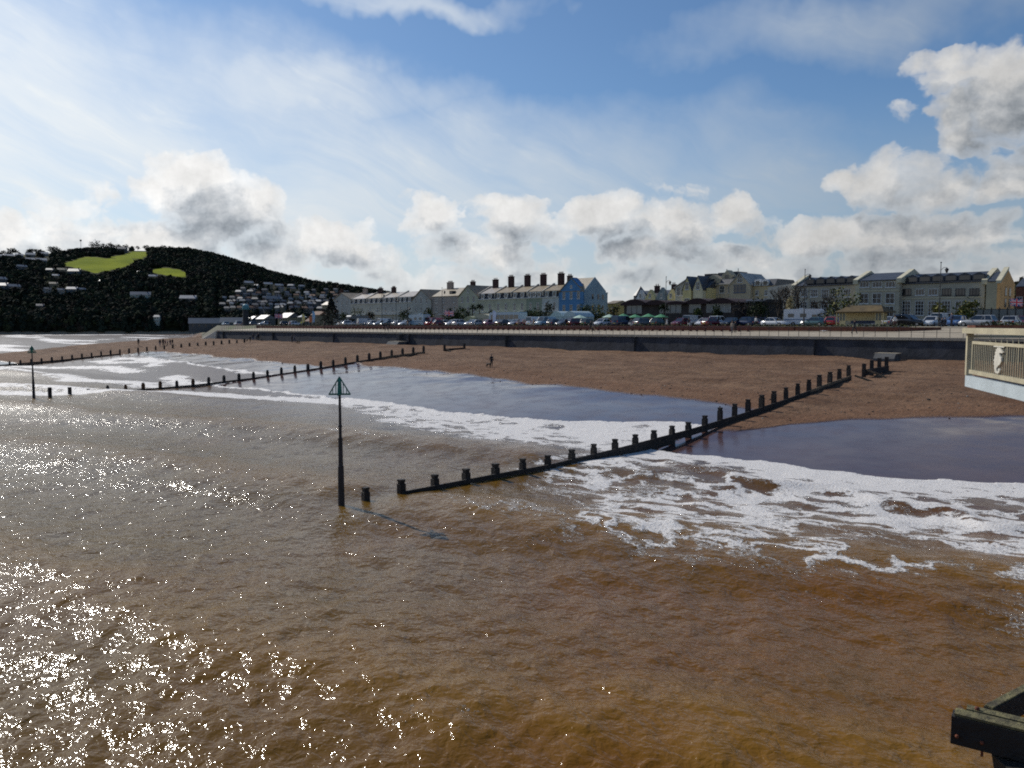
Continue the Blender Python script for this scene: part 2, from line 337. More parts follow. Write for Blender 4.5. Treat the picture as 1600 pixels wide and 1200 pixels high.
# ---- water
def build_sea():
    fine = np.radians(np.arange(-43, 37.01, .112)); az = np.concatenate([np.radians(np.arange(-179, -43.5, 2.)), fine, np.radians(np.arange(38.5, 180, 2.))])
    r = [1.0]
    while r[-1] < 9: r.append(r[-1] * 1.12)
    while r[-1] < 160: r.append(r[-1] * 1.0052)
    while r[-1] < 900: r.append(r[-1] * 1.011)
    while r[-1] < 9000: r.append(r[-1] * 1.12)
    r = np.array(r)
    A, Rr = np.meshgrid(az, r, indexing='ij')
    x = np.sin(A) * Rr; y = np.cos(A) * Rr
    q = x * cR + y * sR; s = -x * sR + y * cR; t = -q
    cell = Rr * .006
    z = np.zeros_like(s)
    # swell: crests oblique offshore, turning parallel to the beach
    ph0 = s + .28 * t - 26.5 + (fbm(s / 17, t / 15, 3) - .5) * 3.6
    amp = .36 * (1 - sstep(s, 33, 42)) * (.6 + .8 * fbm(s / 30 + 5, t / 22, 2))
    for lam, a, k in ((15.5, 1.15, 0.), (8.3, .22, 1.1)):
        p = ph0 / lam * 2 * np.pi + k; z += a * amp * (np.exp(1.1 * (np.sin(p) - 1)) * 1.6 - .6)
    # chop
    n = 34; rr = np.random.default_rng(3)
    for i in range(n):
        lam = .42 * (6.5 / .42) ** (i / (n - 1)); dr = math.radians(rr.normal(-8, 38)); k = 2 * np.pi / lam
        kx, ky = math.sin(dr) * k, math.cos(dr) * k; a = .0082 * lam ** .55 * rr.uniform(.7, 1.2)
        fade = np.clip(lam / (cell * 4.) - .6, 0, 1)
        wob = (vnoise(s / (lam * 3.1) + i * 7, t / (lam * 3.1)) - .5) * 7.
        p = kx * t + ky * s + rr.uniform(0, 6.3) + wob
        z += a * fade * (np.exp(np.sin(p) - 1) * 1.6 - .75) * (.35 + 1.3 * vnoise(s / (lam * 5) + 11 * i, t / (lam * 5)))
    z += (fbm(s / .7, t / 1.1, 3) - .5) * .05 * np.clip(.5 / cell, 0, 1)
    calm = (1 - .82 * sstep(s, 34, 44)) * (1 - .85 * np.exp(-((t - 30.4) / 1.7) ** 2) * sstep(s, 16, 20)); z = z * calm
    # breaking bore lines within the foam zone
    right = (t < 30.6)
    b1 = np.exp(-((s - 37.2 - .045 * (t - 15) - (fbm(t / 4, s * 0, 2) - .5) * 3) / .55) ** 2) * right * (1 - sstep(t, 25.5, 28.5)) * np.clip(sstep(fbm(t / 5 + 9, s * 0, 2), .42, .62), 0, 1)
    z += b1 * .22
    # swash sheet riding up the sand until its front
    bz = beach_surf(s, t); fr = front(t) + (fbm(s / .7 + 50, t / .7, 2) - .5) * .5
    up = bz + .035 + (fbm(s / .5, t / .6, 3) - .5) * .05
    inside = s < fr
    z = np.where(inside, np.maximum(z, up), bz - .35)
    lip = np.exp(-((fr - s - .35) / .35) ** 2) * inside; z += lip * .05
    # seaward of the shore everywhere
    # ---- foam amount
    f = np.zeros_like(s)
    dfr = fr - s                                             # metres seaward of the front
    rt = 1 - sstep(t, 30.2, 31.)
    wr = np.interp(t, [0, 6, 15, 22, 27, 31], [22, 20, 18.5, 18, 15, 11.])
    lace = (fbm(s / 5 + 8, t / 6, 3) - .5) * .75
    f = np.maximum(f, rt * np.clip(np.interp(dfr / wr, [0, .1, .3, .75, 1.0, 1.35], [1.0, .70, .57, .50, .36, 0]) + lace * sstep(dfr, .5, 4), 0, 1))
    mid = sstep(t, 30.6, 31.2) * (1 - sstep(t, 102, 104)); wm = np.interp(t, [31, 40, 54, 70, 101], [12, 10, 7.5, 3.4, 3.])
    f = np.maximum(f, mid * np.clip(np.interp(dfr / wm, [0, .12, .4, .9, 1.25], [1.0, .84, .70, .54, 0]) + lace * .8, 0, 1) * (t < 72))
    # the bore that bends seaward past the second groyne
    cs = np.interp(t, [60, 70, 80, 90, 99, 104, 125], [46.2, 45.4, 42.6, 39.5, 36.0, 27.5, 14.])
    wd = np.interp(t, [60, 80, 100, 125], [1.4, 2.0, 3.0, 4.5]); wd2 = wd
    f = np.maximum(f, np.exp(-((s - cs) / wd) ** 2) * sstep(t, 58, 66) * 1.05)
    cs2 = np.interp(t, [62, 80, 99, 120], [51.5, 50, 47, 38.]); f = np.maximum(f, .8 * np.exp(-((s - cs2) / .8) ** 2) * sstep(t, 66, 78) * (s < fr + 8))
    # third bay: several wave lines
    far = sstep(t, 102.5, 104)
    for k, (c0, w0) in enumerate(((61, 2.5), (53, 2.2), (45.5, 2.4), (37, 2.6), (27, 3.), (15, 3.), (0, 3.), (-18, 3.))):
        ln = np.exp(-((s - c0 + (t - 150) * .05 + (fbm(t / 22 + k * 5, s * 0 + k, 3) - .5) * 12) / w0) ** 2) * sstep(fbm(t / 26 + k * 9, s / 40, 2), .30, .52)
        f = np.maximum(f, far * .80 * ln * (t < 182))
    # river mouth bars beyond the third groyne
    o = sstep(t, 184, 188)
    f = np.maximum(f, o * .78 * sstep(fbm(s / 16 + 3, t / 60, 4), .50, .68) * sstep(dfr, 2, 10) * (1 - sstep(dfr, 190, 300)))
    f = np.maximum(f, .75 * np.exp(-((dfr - .5) / .5) ** 2) * inside)
    # stray streaks in the near water and round the groyne
    f = np.maximum(f, .42 * np.exp(-((t - 31.6) / .8) ** 2) * sstep(s, 23, 34) * (s < fr))
    f = np.maximum(f, .30 * sstep(z, .30, .42) * (s < 34))
    # mud: redder near the beach and the pier
    mud = np.clip(sstep(t - .25 * s, 40, -8) * .9 + (fbm(s / 6, t / 5, 3) - .5) * .9, 0, 1)
    me = grid_mesh('sea', q, s, z, None, True, {'foam': f * inside, 'mud': mud, 'shore': sstep(s, 30, 42), 'crest_glow': sstep(z, .06, .42) * (s < 40), 'distant': sstep(Rr, 22, 140)})
    return me
def water_material():
    m = bpy.data.materials.new('sea_water'); m.use_nodes = True; t = NT(m.node_tree); b = m.node_tree.nodes['Principled BSDF']
    tc = t.n('ShaderNodeTexCoord'); v = tc.outputs['Object']
    fo = t.n('ShaderNodeAttribute', attribute_name='foam').outputs['Fac']; mud = t.n('ShaderNodeAttribute', attribute_name='mud').outputs['Fac']
    sh = t.n('ShaderNodeAttribute', attribute_name='shore').outputs['Fac']
    flat = t.vm('MULTIPLY', v, (1, 1, 0))
    wp = t.noise(flat, .8, 4, .55, out='Color'); vw = t.vm('ADD', flat, t.vm('MULTIPLY_ADD', wp, (2.4, 1.5, 0), (-1.2, -.75, 0)))
    st = t.vm('MULTIPLY', vw, (.72, 1.0, 1.))
    n1 = t.noise(st, .48, 5, .6); rid = t.m('SUBTRACT', 1., t.m('ABSOLUTE', t.m('MULTIPLY_ADD', n1, 6., -3.)))
    n2 = t.noise(st, 1.9, 5, .6); rid2 = t.m('SUBTRACT', 1., t.m('ABSOLUTE', t.m('MULTIPLY_ADD', n2, 5., -2.5)))
    web = t.m('MAXIMUM', rid, t.m('MULTIPLY_ADD', rid2, .42, -.02))
    fine = t.noise(flat, 9., 5, .7)
    e = t.m('ADD', t.m('MULTIPLY_ADD', fo, 1.35, -1.08), t.m('MULTIPLY_ADD', web, .80, t.m('MULTIPLY_ADD', fine, .7, -.35)))
    foam = t.m('MULTIPLY', t.mr(e, -.02, .20), t.mr(fo, .02, .15))
    base = t.mix(mud, (.158, .092, .018), (.155, .060, .003))
    var = t.noise(flat, .22, 4, .6); base = t.mix(t.mr(var, .3, .7, 0, .4), base, (.118, .062, .009))
    cr = t.n('ShaderNodeAttribute', attribute_name='crest_glow').outputs['Fac']; base = t.mix(t.m('MULTIPLY', cr, .6), base, (.225, .115, .014))  # high crests tinted golden: light coming through thin water, put into the colour
    base = t.mix(t.m('MULTIPLY', sh, .75), base, (.090, .050, .034))
    fcol = t.mix(t.mr(fine, .3, .7), (.62, .56, .50), (.84, .82, .79))
    t.l(t.mix(foam, base, fcol), b.inputs['Base Color'])
    far = t.n('ShaderNodeAttribute', attribute_name='distant').outputs['Fac']
    t.l(t.mix(foam, t.m('MULTIPLY_ADD', far, .19, .095), .55, typ='FLOAT'), b.inputs['Roughness']); b.inputs['IOR'].default_value = 1.333; b.inputs['Specular IOR Level'].default_value = .36
    # ripples
    rp = t.vm('MULTIPLY', flat, (1., 1.25, 1.))
    h1 = t.noise(rp, 1.9, 3, .5, .6); h2 = t.noise(rp, 5.4, 2, .5, .5)
    cd = t.n('ShaderNodeCameraData')  # distance only filters ripples finer than a pixel
    h = t.m('ADD', t.m('MULTIPLY', h1, .085), t.m('MULTIPLY', h2, .034))
    h = t.m('ADD', t.m('MULTIPLY', h, t.mix(sh, 1., .30, typ='FLOAT')), t.m('MULTIPLY', foam, t.m('MULTIPLY_ADD', fine, .05, .015)))
    bp = t.n('ShaderNodeBump'); bp.inputs['Strength'].default_value = 1.; bp.inputs['Distance'].default_value = 1.
    t.l(h, bp.inputs['Height']); t.l(bp.outputs[0], b.inputs['Normal'])
    m.node_tree.nodes.remove(cd)
    return m
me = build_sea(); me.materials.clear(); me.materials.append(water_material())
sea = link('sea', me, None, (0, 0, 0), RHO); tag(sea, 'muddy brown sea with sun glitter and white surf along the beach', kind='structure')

# ---- beach
def beach_material():
    m = bpy.data.materials.new('beach_sand'); m.use_nodes = True; t = NT(m.node_tree); b = m.node_tree.nodes['Principled BSDF']
    tc = t.n('ShaderNodeTexCoord'); v = tc.outputs['Object']; wet = t.n('ShaderNodeAttribute', attribute_name='wet').outputs['Fac']
    damp = t.n('ShaderNodeAttribute', attribute_name='damp').outputs['Fac']
    st = t.vm('MULTIPLY', v, (.45, 1.2, 1.)); n1 = t.noise(st, .35, 6, .62); n2 = t.noise(v, 3.2, 6, .7); n3 = t.noise(st, 1.1, 5, .65)
    dry = t.mix(t.mr(n1, .3, .7), (.122, .064, .035), (.215, .128, .075))
    dry = t.mix(t.mr(n2, .56, .72, 0, .75), dry, (.07, .040, .026)); dry = t.mix(t.mr(n3, .53, .66, 0, .70), dry, (.080, .046, .030))
    dry = t.mix(t.m('MULTIPLY', damp, .55), dry, (.17, .085, .045))
    we = t.m('ADD', wet, t.m('MULTIPLY_ADD', n2, .25, -.125)); w = t.mr(we, .28, .70)
    wc = t.mix(t.mr(n1, .3, .7), (.070, .036, .032), (.100, .054, .044))
    t.l(t.mix(w, dry, wc), b.inputs['Base Color'])
    n4 = t.noise(v, .7, 3, .5)
    t.l(t.mix(w, .92, t.mr(n4, .3, .75, .10, .24), typ='FLOAT'), b.inputs['Roughness'])
    t.l(t.mix(w, .18, .22, typ='FLOAT'), b.inputs['Specular IOR Level'])
    t.l(t.m('MULTIPLY', w, .12), b.inputs['Coat Weight']); b.inputs['Coat Roughness'].default_value = .06
    h = t.m('ADD', t.m('MULTIPLY', t.noise(v, 1.5, 5, .62), .30), t.m('MULTIPLY', t.noise(v, 7, 3, .6), .035))
    h = t.m('MULTIPLY', h, t.m('MULTIPLY_ADD', w, -.975, 1.))
    bp = t.n('ShaderNodeBump'); bp.inputs['Strength'].default_value = .9; bp.inputs['Distance'].default_value = 1.; t.l(h, bp.inputs['Height']); t.l(bp.outputs[0], b.inputs['Normal'])
    return m
def build_beach():
    ts = np.concatenate([np.arange(-900, -60, 30.), np.arange(-60, 10, 2.), np.arange(10, 110, .33), np.arange(110, 240, .6), np.arange(240, 420, 2.), np.arange(420, 1500, 20.)])
    ss = np.concatenate([np.arange(-400, 20, 20.), np.arange(20, 40, 2), np.arange(40, 96.4, .33), np.arange(97, 130, 1.5), np.arange(130, 420, 4.), np.arange(420, 1000, 30.)])
    T, S = np.meshgrid(ts[::-1], ss, indexing='xy'); Z = beach_surf(S, T)
    hide = sstep(S, 97, 99) * (1 - sstep(T, 212, 226)); Z = Z - hide * 1.0
    lim = wetlim(T); wet = 1 - sstep(S, lim - 2.6, lim + 1.6); damp = (1 - sstep(S, lim + 1.5, lim + 9))
    return grid_mesh('beach', -T, S, Z, beach_material(), True, {'wet': wet, 'damp': damp})
beach = link('beach', build_beach(), None, (0, 0, 0), RHO); tag(beach, 'reddish brown sandy beach, wet and shining near the water', kind='structure')

# ------------------------------------------------------------------ promenade, sea wall and the ground behind
M_conc = mat('concrete_pale', (.42, .36, .26), .85, .18, 1.2, .3, 8)
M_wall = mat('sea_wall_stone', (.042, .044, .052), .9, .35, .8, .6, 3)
M_wall2 = mat('sea_wall_block', (.10, .10, .10), .9, .3, .5, .6, 4)
M_cop = mat('coping_stone', (.44, .38, .28), .85, .15, 2., .3, 9)
M_tar = mat('asphalt', (.075, .072, .070), .9, .25, .6, .3, 9)
M_grass = mat('lawn', (.060, .085, .022), .95, .35, .15, .4, 3, col2=(.038, .060, .018))
M_brick = mat('brick_red', (.155, .058, .036), .9, .3, 1.6, .5, 9)
M_brick_cap = mat('brick_cap', (.23, .17, .13), .85, .2, 1.5)
M_soil = mat('flowerbed_soil', (.05, .035, .022), .95, .4, 1.2, .8, 6)
M_bed = mat('bed_plants', (.045, .060, .018), .9, .5, 1.2)
M_benchred = mat('bench_red', (.14, .035, .028), .55, .2, 1.)
M_railm = mat('rail_black', (.025, .026, .028), .45, .2, 2.)
M_railw = mat('rail_grey', (.30, .29, .26), .5, .2, 2.)

# promenade strip: a swept cross section
ts = np.concatenate([np.arange(-260, 10, 15.), np.arange(10, 212.6, 2.)]); prof = [(96.02, 6.56), (97.2, 6.60), (104, 6.95), (108, 7.15), (114, 7.58), (120, 7.8), (121, 7.8)]
T, S = np.meshgrid(ts[::-1], [p[0] for p in prof]); Z = np.repeat(np.array([p[1] for p in prof])[:, None], len(ts), 1)
prom = link('promenade', grid_mesh('promenade', -T, S, Z, mat('promenade_paving', (.36, .30, .215), .85, .14, .5, .25, 7), False), None, (0, 0, 0), RHO)
tag(prom, 'pale tan promenade paving rising gently from the sea wall', kind='structure')
# ground behind: lawns and town, one sheet with skirts, its outline following the shore
out = [(-900, 120.9), (212.2, 120.9), (216, 122), (290, 150), (390, 178), (470, 212), (584, 262), (740, 330), (900, 420), (1400, 800), (1400, 2600), (-900, 2600)]
gb = MB(); n = len(out)
gb.add([(-t, s, 7.79) for t, s in out] + [(-t + (6 if 0 < i < 10 else 0) * -1, s - (7 if 0 < i < 10 else 0), 2.0) for i, (t, s) in enumerate(out)], [tuple(range(n))] + [(i, (i + 1) % n, n + (i + 1) % n, n + i) for i in range(n)])
M_ground = mat('town_ground', (.085, .10, .035), .95, .3, .05, .3, 1, col2=(.12, .10, .075))
ground = gb.obj('ground', M_ground, None, (0, 0, 0), RHO); tag(ground, 'grass and paved ground of the seafront gardens and the town', kind='structure')
# seafront road and car park strip, lying on the ground
rb = MB(); rb.add([(-235, 121.2, 7.796), (240, 121.2, 7.796), (240, 134, 7.796), (-235, 134, 7.796)], [(0, 1, 2, 3)])
tag(rb.obj('road', M_tar, None, (0, 0, 0), RHO), 'dark asphalt seafront road and parking strip', kind='structure')
lb = MB(); k = 0
for i in range(46):
    q = -230 + i * 6.; lb.add([(q, 121.5, 7.80), (q + .12, 121.5, 7.80), (q + .12, 126.4, 7.80), (q, 126.4, 7.80)], [(0, 1, 2, 3)])
tag(lb.obj('parking_marking', mat('road_paint', (.75, .75, .72), .7, .1), None, (0, 0, 0), RHO), 'white painted bay lines on the seafront road', kind='structure')

# sea wall: battered face, coping stones one by one, buttress strips
wall = thing('sea_wall', 'long dark stone sea wall between the beach and the promenade', 'sea wall', W(0, 0, 0), RHO)
wb = MB(); pf = [(95.55, 2.0), (95.55, 3.6), (96.0, 6.28), (97.6, 6.28), (97.6, 2.0)]
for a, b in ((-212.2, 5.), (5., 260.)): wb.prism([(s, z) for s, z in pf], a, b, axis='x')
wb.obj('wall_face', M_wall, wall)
st = MB().box(-.665, .665, 95.86, 97.19, 6.284, 6.60).mesh('coping_stone', M_cop); i = 0
for q in np.arange(-211.5, -20, 1.345):
    link('coping_stone', st, wall, (q, rng.uniform(-.012, .012), rng.uniform(-.006, .006)))
M_dk = mat('wall_dark', (.05, .05, .052), .9, .3, 2.)
jt = MB().box(-.03, .03, 95.46, 95.98, 3.4, 6.27).mesh('wall_joint', M_dk)
for q in list(np.arange(-208, -14, 27.3)): link('wall_joint', jt, wall, (q, 0, 0))
for q in (-129.,): MB().box(-.5, .5, 95.1, 96, 3.4, 6.27).obj('wall_buttress', M_wall, wall, (q, 0, 0))
# raking end wing, pale render, and slipway
wg = MB(); wg.add([(-212.2, 95.6, 6.5), (-212.2, 99.5, 6.5), (-222, 99, 4.2), (-222, 94, 3.6), (-212.2, 95.0, 2.5), (-212.2, 99.5, 2.5), (-222.5, 99, 2.5), (-222.5, 93.5, 2.5)],
                  [(0, 1, 2, 3), (0, 3, 7, 4), (1, 5, 6, 2), (3, 2, 6, 7), (0, 4, 5, 1)])
tag(wg.obj('slipway', mat('slipway_render', (.56, .50, .40), .8, .12, 1.), None, (0, 0, 0), RHO), 'pale concrete ramp sloping to the beach at the far end of the sea wall', 'ramp')
# railing on the wall edge
rl = thing('promenade_railing', 'thin dark railing along the seaward edge of the promenade', 'railing', W(0, 96.6, 6.6), RHO)
pm = MB().box(-.022, .022, -.022, .022, 0, 1.1).mesh('railing_post', M_railm); q0 = -211.5 + .67
for q in np.arange(q0, -20, 1.345): link('railing_post', pm, rl, (q, 0, 0))
for z in (.55, 1.08): MB().box(-211.6, -18, -.014, .014, z, z + .03).obj('rail', M_railm, rl)
# concrete buttress blocks standing against the wall at the head of each groyne
def block(px, py, name, label, sx=2.2, sy=2.2, sz=.95):
    q, s = at_z(px, py, 4.05)
    b = MB(); b.prism([(-sy, 0), (sy, 0), (sy, sz), (-sy * .55, sz), (-sy, sz * .35)], -sx, sx, axis='x')
    o = thing(name, label, 'concrete block', W(q, 94.0, 3.95)); b.obj('block', M_wall2, o)
    MB().box(-sx - .08, sx + .08, -sy * .5, sy, sz, sz + .1).obj('cap', M_cop, o)
block(1392, 562, 'outfall_block', 'squat concrete outfall block against the sea wall above the near groyne', 1.15, 1.0, .8)
block(735, 537, 'outfall_block', 'low concrete block against the sea wall behind the middle groyne', 1.8, 1.2, .8)

# ------------------------------------------------------------------ groynes
M_tim = mat('groyne_timber', (.022, .017, .014), .75, .5, 3., .8, 12)
M_tim2 = mat('groyne_weathered', (.16, .115, .07), .8, .4, 3., .6, 12)
M_weed = mat('weed_orange', (.085, .040, .015), .8, .5, 4., .8, 12)
def groyne(label, t0, t1, s0, s1, npost, plank_rng, top_fn, group, head, post_h, weed=False):
    """posts at equal spacing from seaward end (s0,t0) to land end; planks bolted between where the photo shows them"""
    g = thing('timber_groyne', label, 'groyne', W(-t0, s0, 0), RHO, group)
    dx = (-(t1 - t0)) / (npost - 1); dy = (s1 - s0) / (npost - 1)
    zs = []
    for i in range(npost):
        s = s0 + dy * i; t = t0 + (t1 - t0) * i / (npost - 1)
        base = float(beach_surf(np.array(s), np.array(t)))
        pt = top_fn(i); zs.append(pt)
        hgt = post_h(i) * random.uniform(.93, 1.07); w = .15 * random.uniform(.92, 1.1)
        b = MB(); z0 = min(base - .5, pt - 1.2); zt = pt + hgt; lean = random.uniform(-.03, .03)
        b.bar((0, 0, z0), (lean, 0, zt - .22), w * 2, w * 2.1); 
        if head: b.bar((lean, 0, zt - .24), (lean, 0, zt - .10), w * 1.55, w * 1.6); b.bar((lean, 0, zt - .10), (lean, 0, zt), w * 1.85, w * 1.9)
        else: b.bar((lean, 0, zt - .22), (lean, 0, zt), w * 1.8, w * 1.8, w2=w * 1.3)
        b.obj('post', M_weed if (weed and i in (1, 2, 3, 5)) else M_tim, g, (dx * i, dy * i, 0), random.uniform(-.08, .08))
    for i in range(npost - 1):
        if not plank_rng(i): continue
        for k in range(3 if i < 12 else 2):
            za, zb = zs[i] - .02 - .24 * k, zs[i + 1] - .02 - .24 * k
            b = MB().bar((dx * i + .18 + random.uniform(-.01, .01), dy * i - .12, za - .11), (dx * (i + 1) + .18, dy * (i + 1) + .12, zb - .11), .07, .225)
            b.obj('plank', M_tim2 if (k == 0 and i > npost - 6) else M_tim, g)
    return g
# near groyne: posts 0..26
def top1(i): return float(np.interp(i, [0, 1, 4, 6, 7, 9, 13, 16, 20, 24, 26], [.12, .22, .26, .24, .32, .48, .92, 1.38, 2.10, 3.02, 3.42]))
def ph1(i): return float(np.interp(i, [0, 1, 4, 7, 10, 13, 15, 20, 26], [.56, .52, .48, .52, .52, .45, .80, .90, .90]))
g1 = groyne('nearest dark timber groyne running from the sea up to the sea wall', 30.25, 30.6, 20.4, 73.4, 27, lambda i: i >= 1, top1, 'timber groynes across the beach', True, ph1)
def stub(t, s0, s1, z, label, n=3):
    g = thing('groyne_stub', label, 'groyne end', W(-t, s0, 0)); 
    for i in range(n):
        y = (s1 - s0) * i / (n - 1); zb = z + .1 * i
        MB().bar((0, y, zb - 1), (0, y, zb + random.uniform(.85, 1.15)), .28, .3).obj('post', M_tim, g)
    for k in range(3): MB().bar((.18, -.1, z + .28 - k * .2), (.18, s1 - s0 + .1, z + .42 - k * .2), .07, .2).obj('plank', M_tim, g)
    for k in range(1): MB().bar((.25, .1, z + .32), (1.9, .5, z - .35), .16, .16).obj('raking_strut', M_tim2, g)
stub(30.6, 76.8, 82.3, 3.45, 'short dark piece of groyne near the wall beside the outfall block', 4)
stub(101.6, 84.3, 88.6, 3.75, 'two posts and boards left standing above the middle groyne', 2)
def rake(parent, s, t, z):
    MB().bar((.2, 0, z + .05), (1.7, .35, z - .45), .17, .17).obj('raking_strut', M_tim2, parent, (0, s, 0))
rake(g1, 73.4 - 20.4, 0, 3.35)
# middle groyne posts 0..23, three loose posts farther out
def top2(i): return float(np.interp(i, [0, 5, 9, 12, 15, 17, 20, 23], [.0, .35, .9, 1.5, 2.15, 2.65, 3.35, 3.8]))
g2 = groyne('middle dark timber groyne with thin posts crossing the beach', 102.7, 101.4, 32.6, 79.8, 24, lambda i: i >= 0, top2, 'timber groynes across the beach', False, lambda i: float(np.interp(i, [0, 5, 14, 23], [.75, .7, .85, .9])), True)
for k, (px, py, h, lb) in enumerate(((138, 612, .35, 'low rotten post stump standing alone in the foam'), (109, 615, .75, 'middle one of three loose posts off the middle groyne'), (78, 619, 1.0, 'thick loose post in the water next to the far beacon'))):
    q, s = at_z(px, py, 0); o = thing('loose_post', lb, 'post', W(q, s, 0), RHO, 'loose posts seaward of the middle groyne')
    MB().bar((0, 0, -1.5), (0.03, 0, h), .34, .34).obj('shaft', M_tim, o)
# far groyne
q_, s_ = at_z(2, 572, 0)
def top3(i): return float(np.interp(i, [0, 8, 14, 20, 26, 36], [.05, .3, 1.0, 2.0, 2.8, 3.9]))
groyne('farthest timber groyne with small posts beyond the middle one', 181.8, 180.2, 23.0, 88.0, 36, lambda i: i < 20, top3, 'timber groynes across the beach', False, lambda i: float(np.interp(i, [0, 10, 20, 36], [.55, .6, .9, 1.0])))

# ------------------------------------------------------------------ beacons
M_bgreen = mat('beacon_green', (.015, .16, .115), .5, .25, 3.)
M_bdark = mat('beacon_pole', (.020, .018, .022), .55, .4, 3., .5, 10)
def beacon(px, py, label, k=1.):
    q, s = at_z(px, py, 0); a = thing('groyne_beacon', label, 'beacon', W(q, s, 0), 0.06, 'green triangular beacons marking the groyne ends')
    b = MB(); segs = [(-1.6, .30), (.0, .29), (1.75, .25), (1.76, .205), (3.0, .18), (3.02, .135), (3.55, .125), (5.25, .10)]
    for (z0, w0), (z1, w1) in zip(segs, segs[1:]): b.bar((0, 0, z0), (0, 0, z1), w0 * 1.05, w0 * 1.05, n=10, w2=w1 * 1.05)
    b.obj('pole', M_bdark, a, smooth=False)
    for z in (1.75, 3.0, 3.55): MB().cone((0, 0, z - .03), .165 - z * .02, .165 - z * .02, .08, 12).obj('collar', M_bdark, a)
    t = MB(); zb, zt, hw = 4.98, 5.74, .455
    for s_ in (-1, 1):
        t.bar((s_ * hw, 0, zb), (0, 0, zt), .045, .05); 
        t.bar((0, s_ * hw, zb), (0, 0, zt), .045, .05)
        for x in (.16, .30): t.bar((s_ * x, 0, zb), (s_ * x, 0, zt - (zt - zb) * x / hw), .030, .035)
        for x in (.16, .30): t.bar((0, s_ * x, zb), (0, s_ * x, zt - (zt - zb) * x / hw), .030, .035)
    t.bar((-hw - .02, 0, zb), (hw + .02, 0, zb), .05, .075); t.bar((0, -hw - .02, zb), (0, hw + .02, zb), .05, .075)
    t.obj('lattice_topmark', M_bgreen, a); MB().cone((0, 0, 4.95), .105, .07, .75, 10).obj('finial', M_bgreen, a)
beacon(533.5, 791, 'large green triangle beacon on a dark stepped pole at the near groyne end')
beacon(53, 622, 'small distant green triangle beacon standing far left in the surf')

# ------------------------------------------------------------------ pier balcony at right
M_pcream = mat('pier_cream', (.45, .40, .27), .55, .15, 1.5, .2, 9)
M_pblue = mat('pier_blue_white', (.46, .52, .54), .6, .12, 1.2, .2, 8)
M_pwhite = mat('pier_white', (.60, .57, .48), .6, .12, 2.)
M_pdark = mat('pier_timber', (.035, .028, .022), .8, .4, 2., .7, 9)
def P3(px, py, depth):
    d = ray(px, py); k = depth / d.y; return Vector((d.x * k, d.y * k, EYE + d.z * k))
A = P3(1511, 603, 23.0); Bv = P3(1600, 620, 18.6)
dirv = Vector((Bv.x - A.x, Bv.y - A.y, 0)); L0 = dirv.length; dirv.normalize(); ang = math.atan2(dirv.y, dirv.x)
# local frame: x runs from the far corner towards the camera, y to the left (outside is -y ... the sea side)
zd = 6.34
pier = thing('pier_balcony', 'cream railed balcony of the pier with a white seahorse panel', 'pier', (A.x, A.y, zd), ang)
LEN = 9.5
out_y = -1
def pb(name, x0, x1, y0, y1, z0, z1, m, par=None): return MB().box(x0, x1, y0, y1, z0, z1).obj(name, m, par or pier)
# deck lies on the side away from the camera-left: +y or -y
side = 1 if (Vector((-dirv.y, dirv.x, 0)).x > 0) else -1
Y = lambda a, b: (min(a * side, b * side), max(a * side, b * side))
pb('deck_fascia', 0, LEN, *Y(-.06, .10), -.10, .22, M_pblue)
for k in range(30):
    pb('deck_board', -.0 + .02, LEN, *Y(.12 + k * .205, .12 + k * .205 + .19), .10, .15, M_tim)
pb('deck_joist_frame', .05, LEN, *Y(.12, 6.2), -.06, .09, M_pdark)
pb('corner_post', -.02, .13, *Y(-.07, .09), .23, 1.42, M_pcream)
pb('corner_post', LEN - .15, LEN, *Y(-.07, .09), .23, 1.42, M_pcream)
pb('top_beam', -.14, LEN, *Y(-.15, .17), 1.425, 1.58, M_pcream)
pan = pb('rail_frame', .42, LEN - .3, *Y(-.03, .03), 1.13, 1.21, M_pcream)
pb('rail_frame', .30, LEN - .3, *Y(-.05, .05), .29, .40, M_pcream)
pb('rail_frame', .42, .48, *Y(-.03, .03), .405, 1.125, M_pcream)
bar = MB().box(-.011, .011, -.012, .012, .402, 1.128).mesh('railing_bar', M_pcream)
for i in range(52): link('railing_bar', bar, pier, (.62 + i * .158, 0, 0))
pb('side_rail', 0, .08, *Y(.1, 6.2), 1.30, 1.38, M_pcream)
for i in range(40): link('side_bar', bar, pier, (.04, side * (.25 + i * .145), .15))
# seahorse: flat cut-out panel
sh = [(0,0),(.10,-.02),(.18,.04),(.20,.14),(.14,.20),(.10,.14),(.13,.10),(.09,.06),(.04,.10),(.03,.2),(.10,.28),(.20,.36),(.26,.48),(.24,.60),(.17,.68),(.13,.76),(.19,.80),(.28,.78),(.33,.82),(.25,.88),(.17,.95),(.11,1.0),(.07,.96),(.02,.99),(.0,.93),(-.05,.9),(-.03,.84),(-.08,.78),(-.05,.72),(-.11,.64),(-.09,.56),(-.14,.48),(-.10,.42),(-.13,.32),(-.08,.28),(-.10,.18),(-.06,.12),(-.06,.04)]
spb = MB(); pts = [(x * 1.5, z * .66) for x, z in sh]
bm = bmesh.new(); vs = [bm.verts.new((x, -.02, z)) for x, z in pts]; f = bm.faces.new(vs); ex = bmesh.ops.extrude_face_region(bm, geom=[f])
bmesh.ops.translate(bm, vec=(0, .035, 0), verts=[v for v in ex['geom'] if isinstance(v, bmesh.types.BMVert)]); bmesh.ops.triangulate(bm, faces=bm.faces[:])
sm = bpy.data.meshes.new('seahorse_panel'); bm.to_mesh(sm); bm.free(); sm.materials.append(M_pwhite)
ds = (P3(1565, 560, 20.4) - Vector((A.x, A.y, 0))); xs = ds.x * dirv.x + ds.y * dirv.y
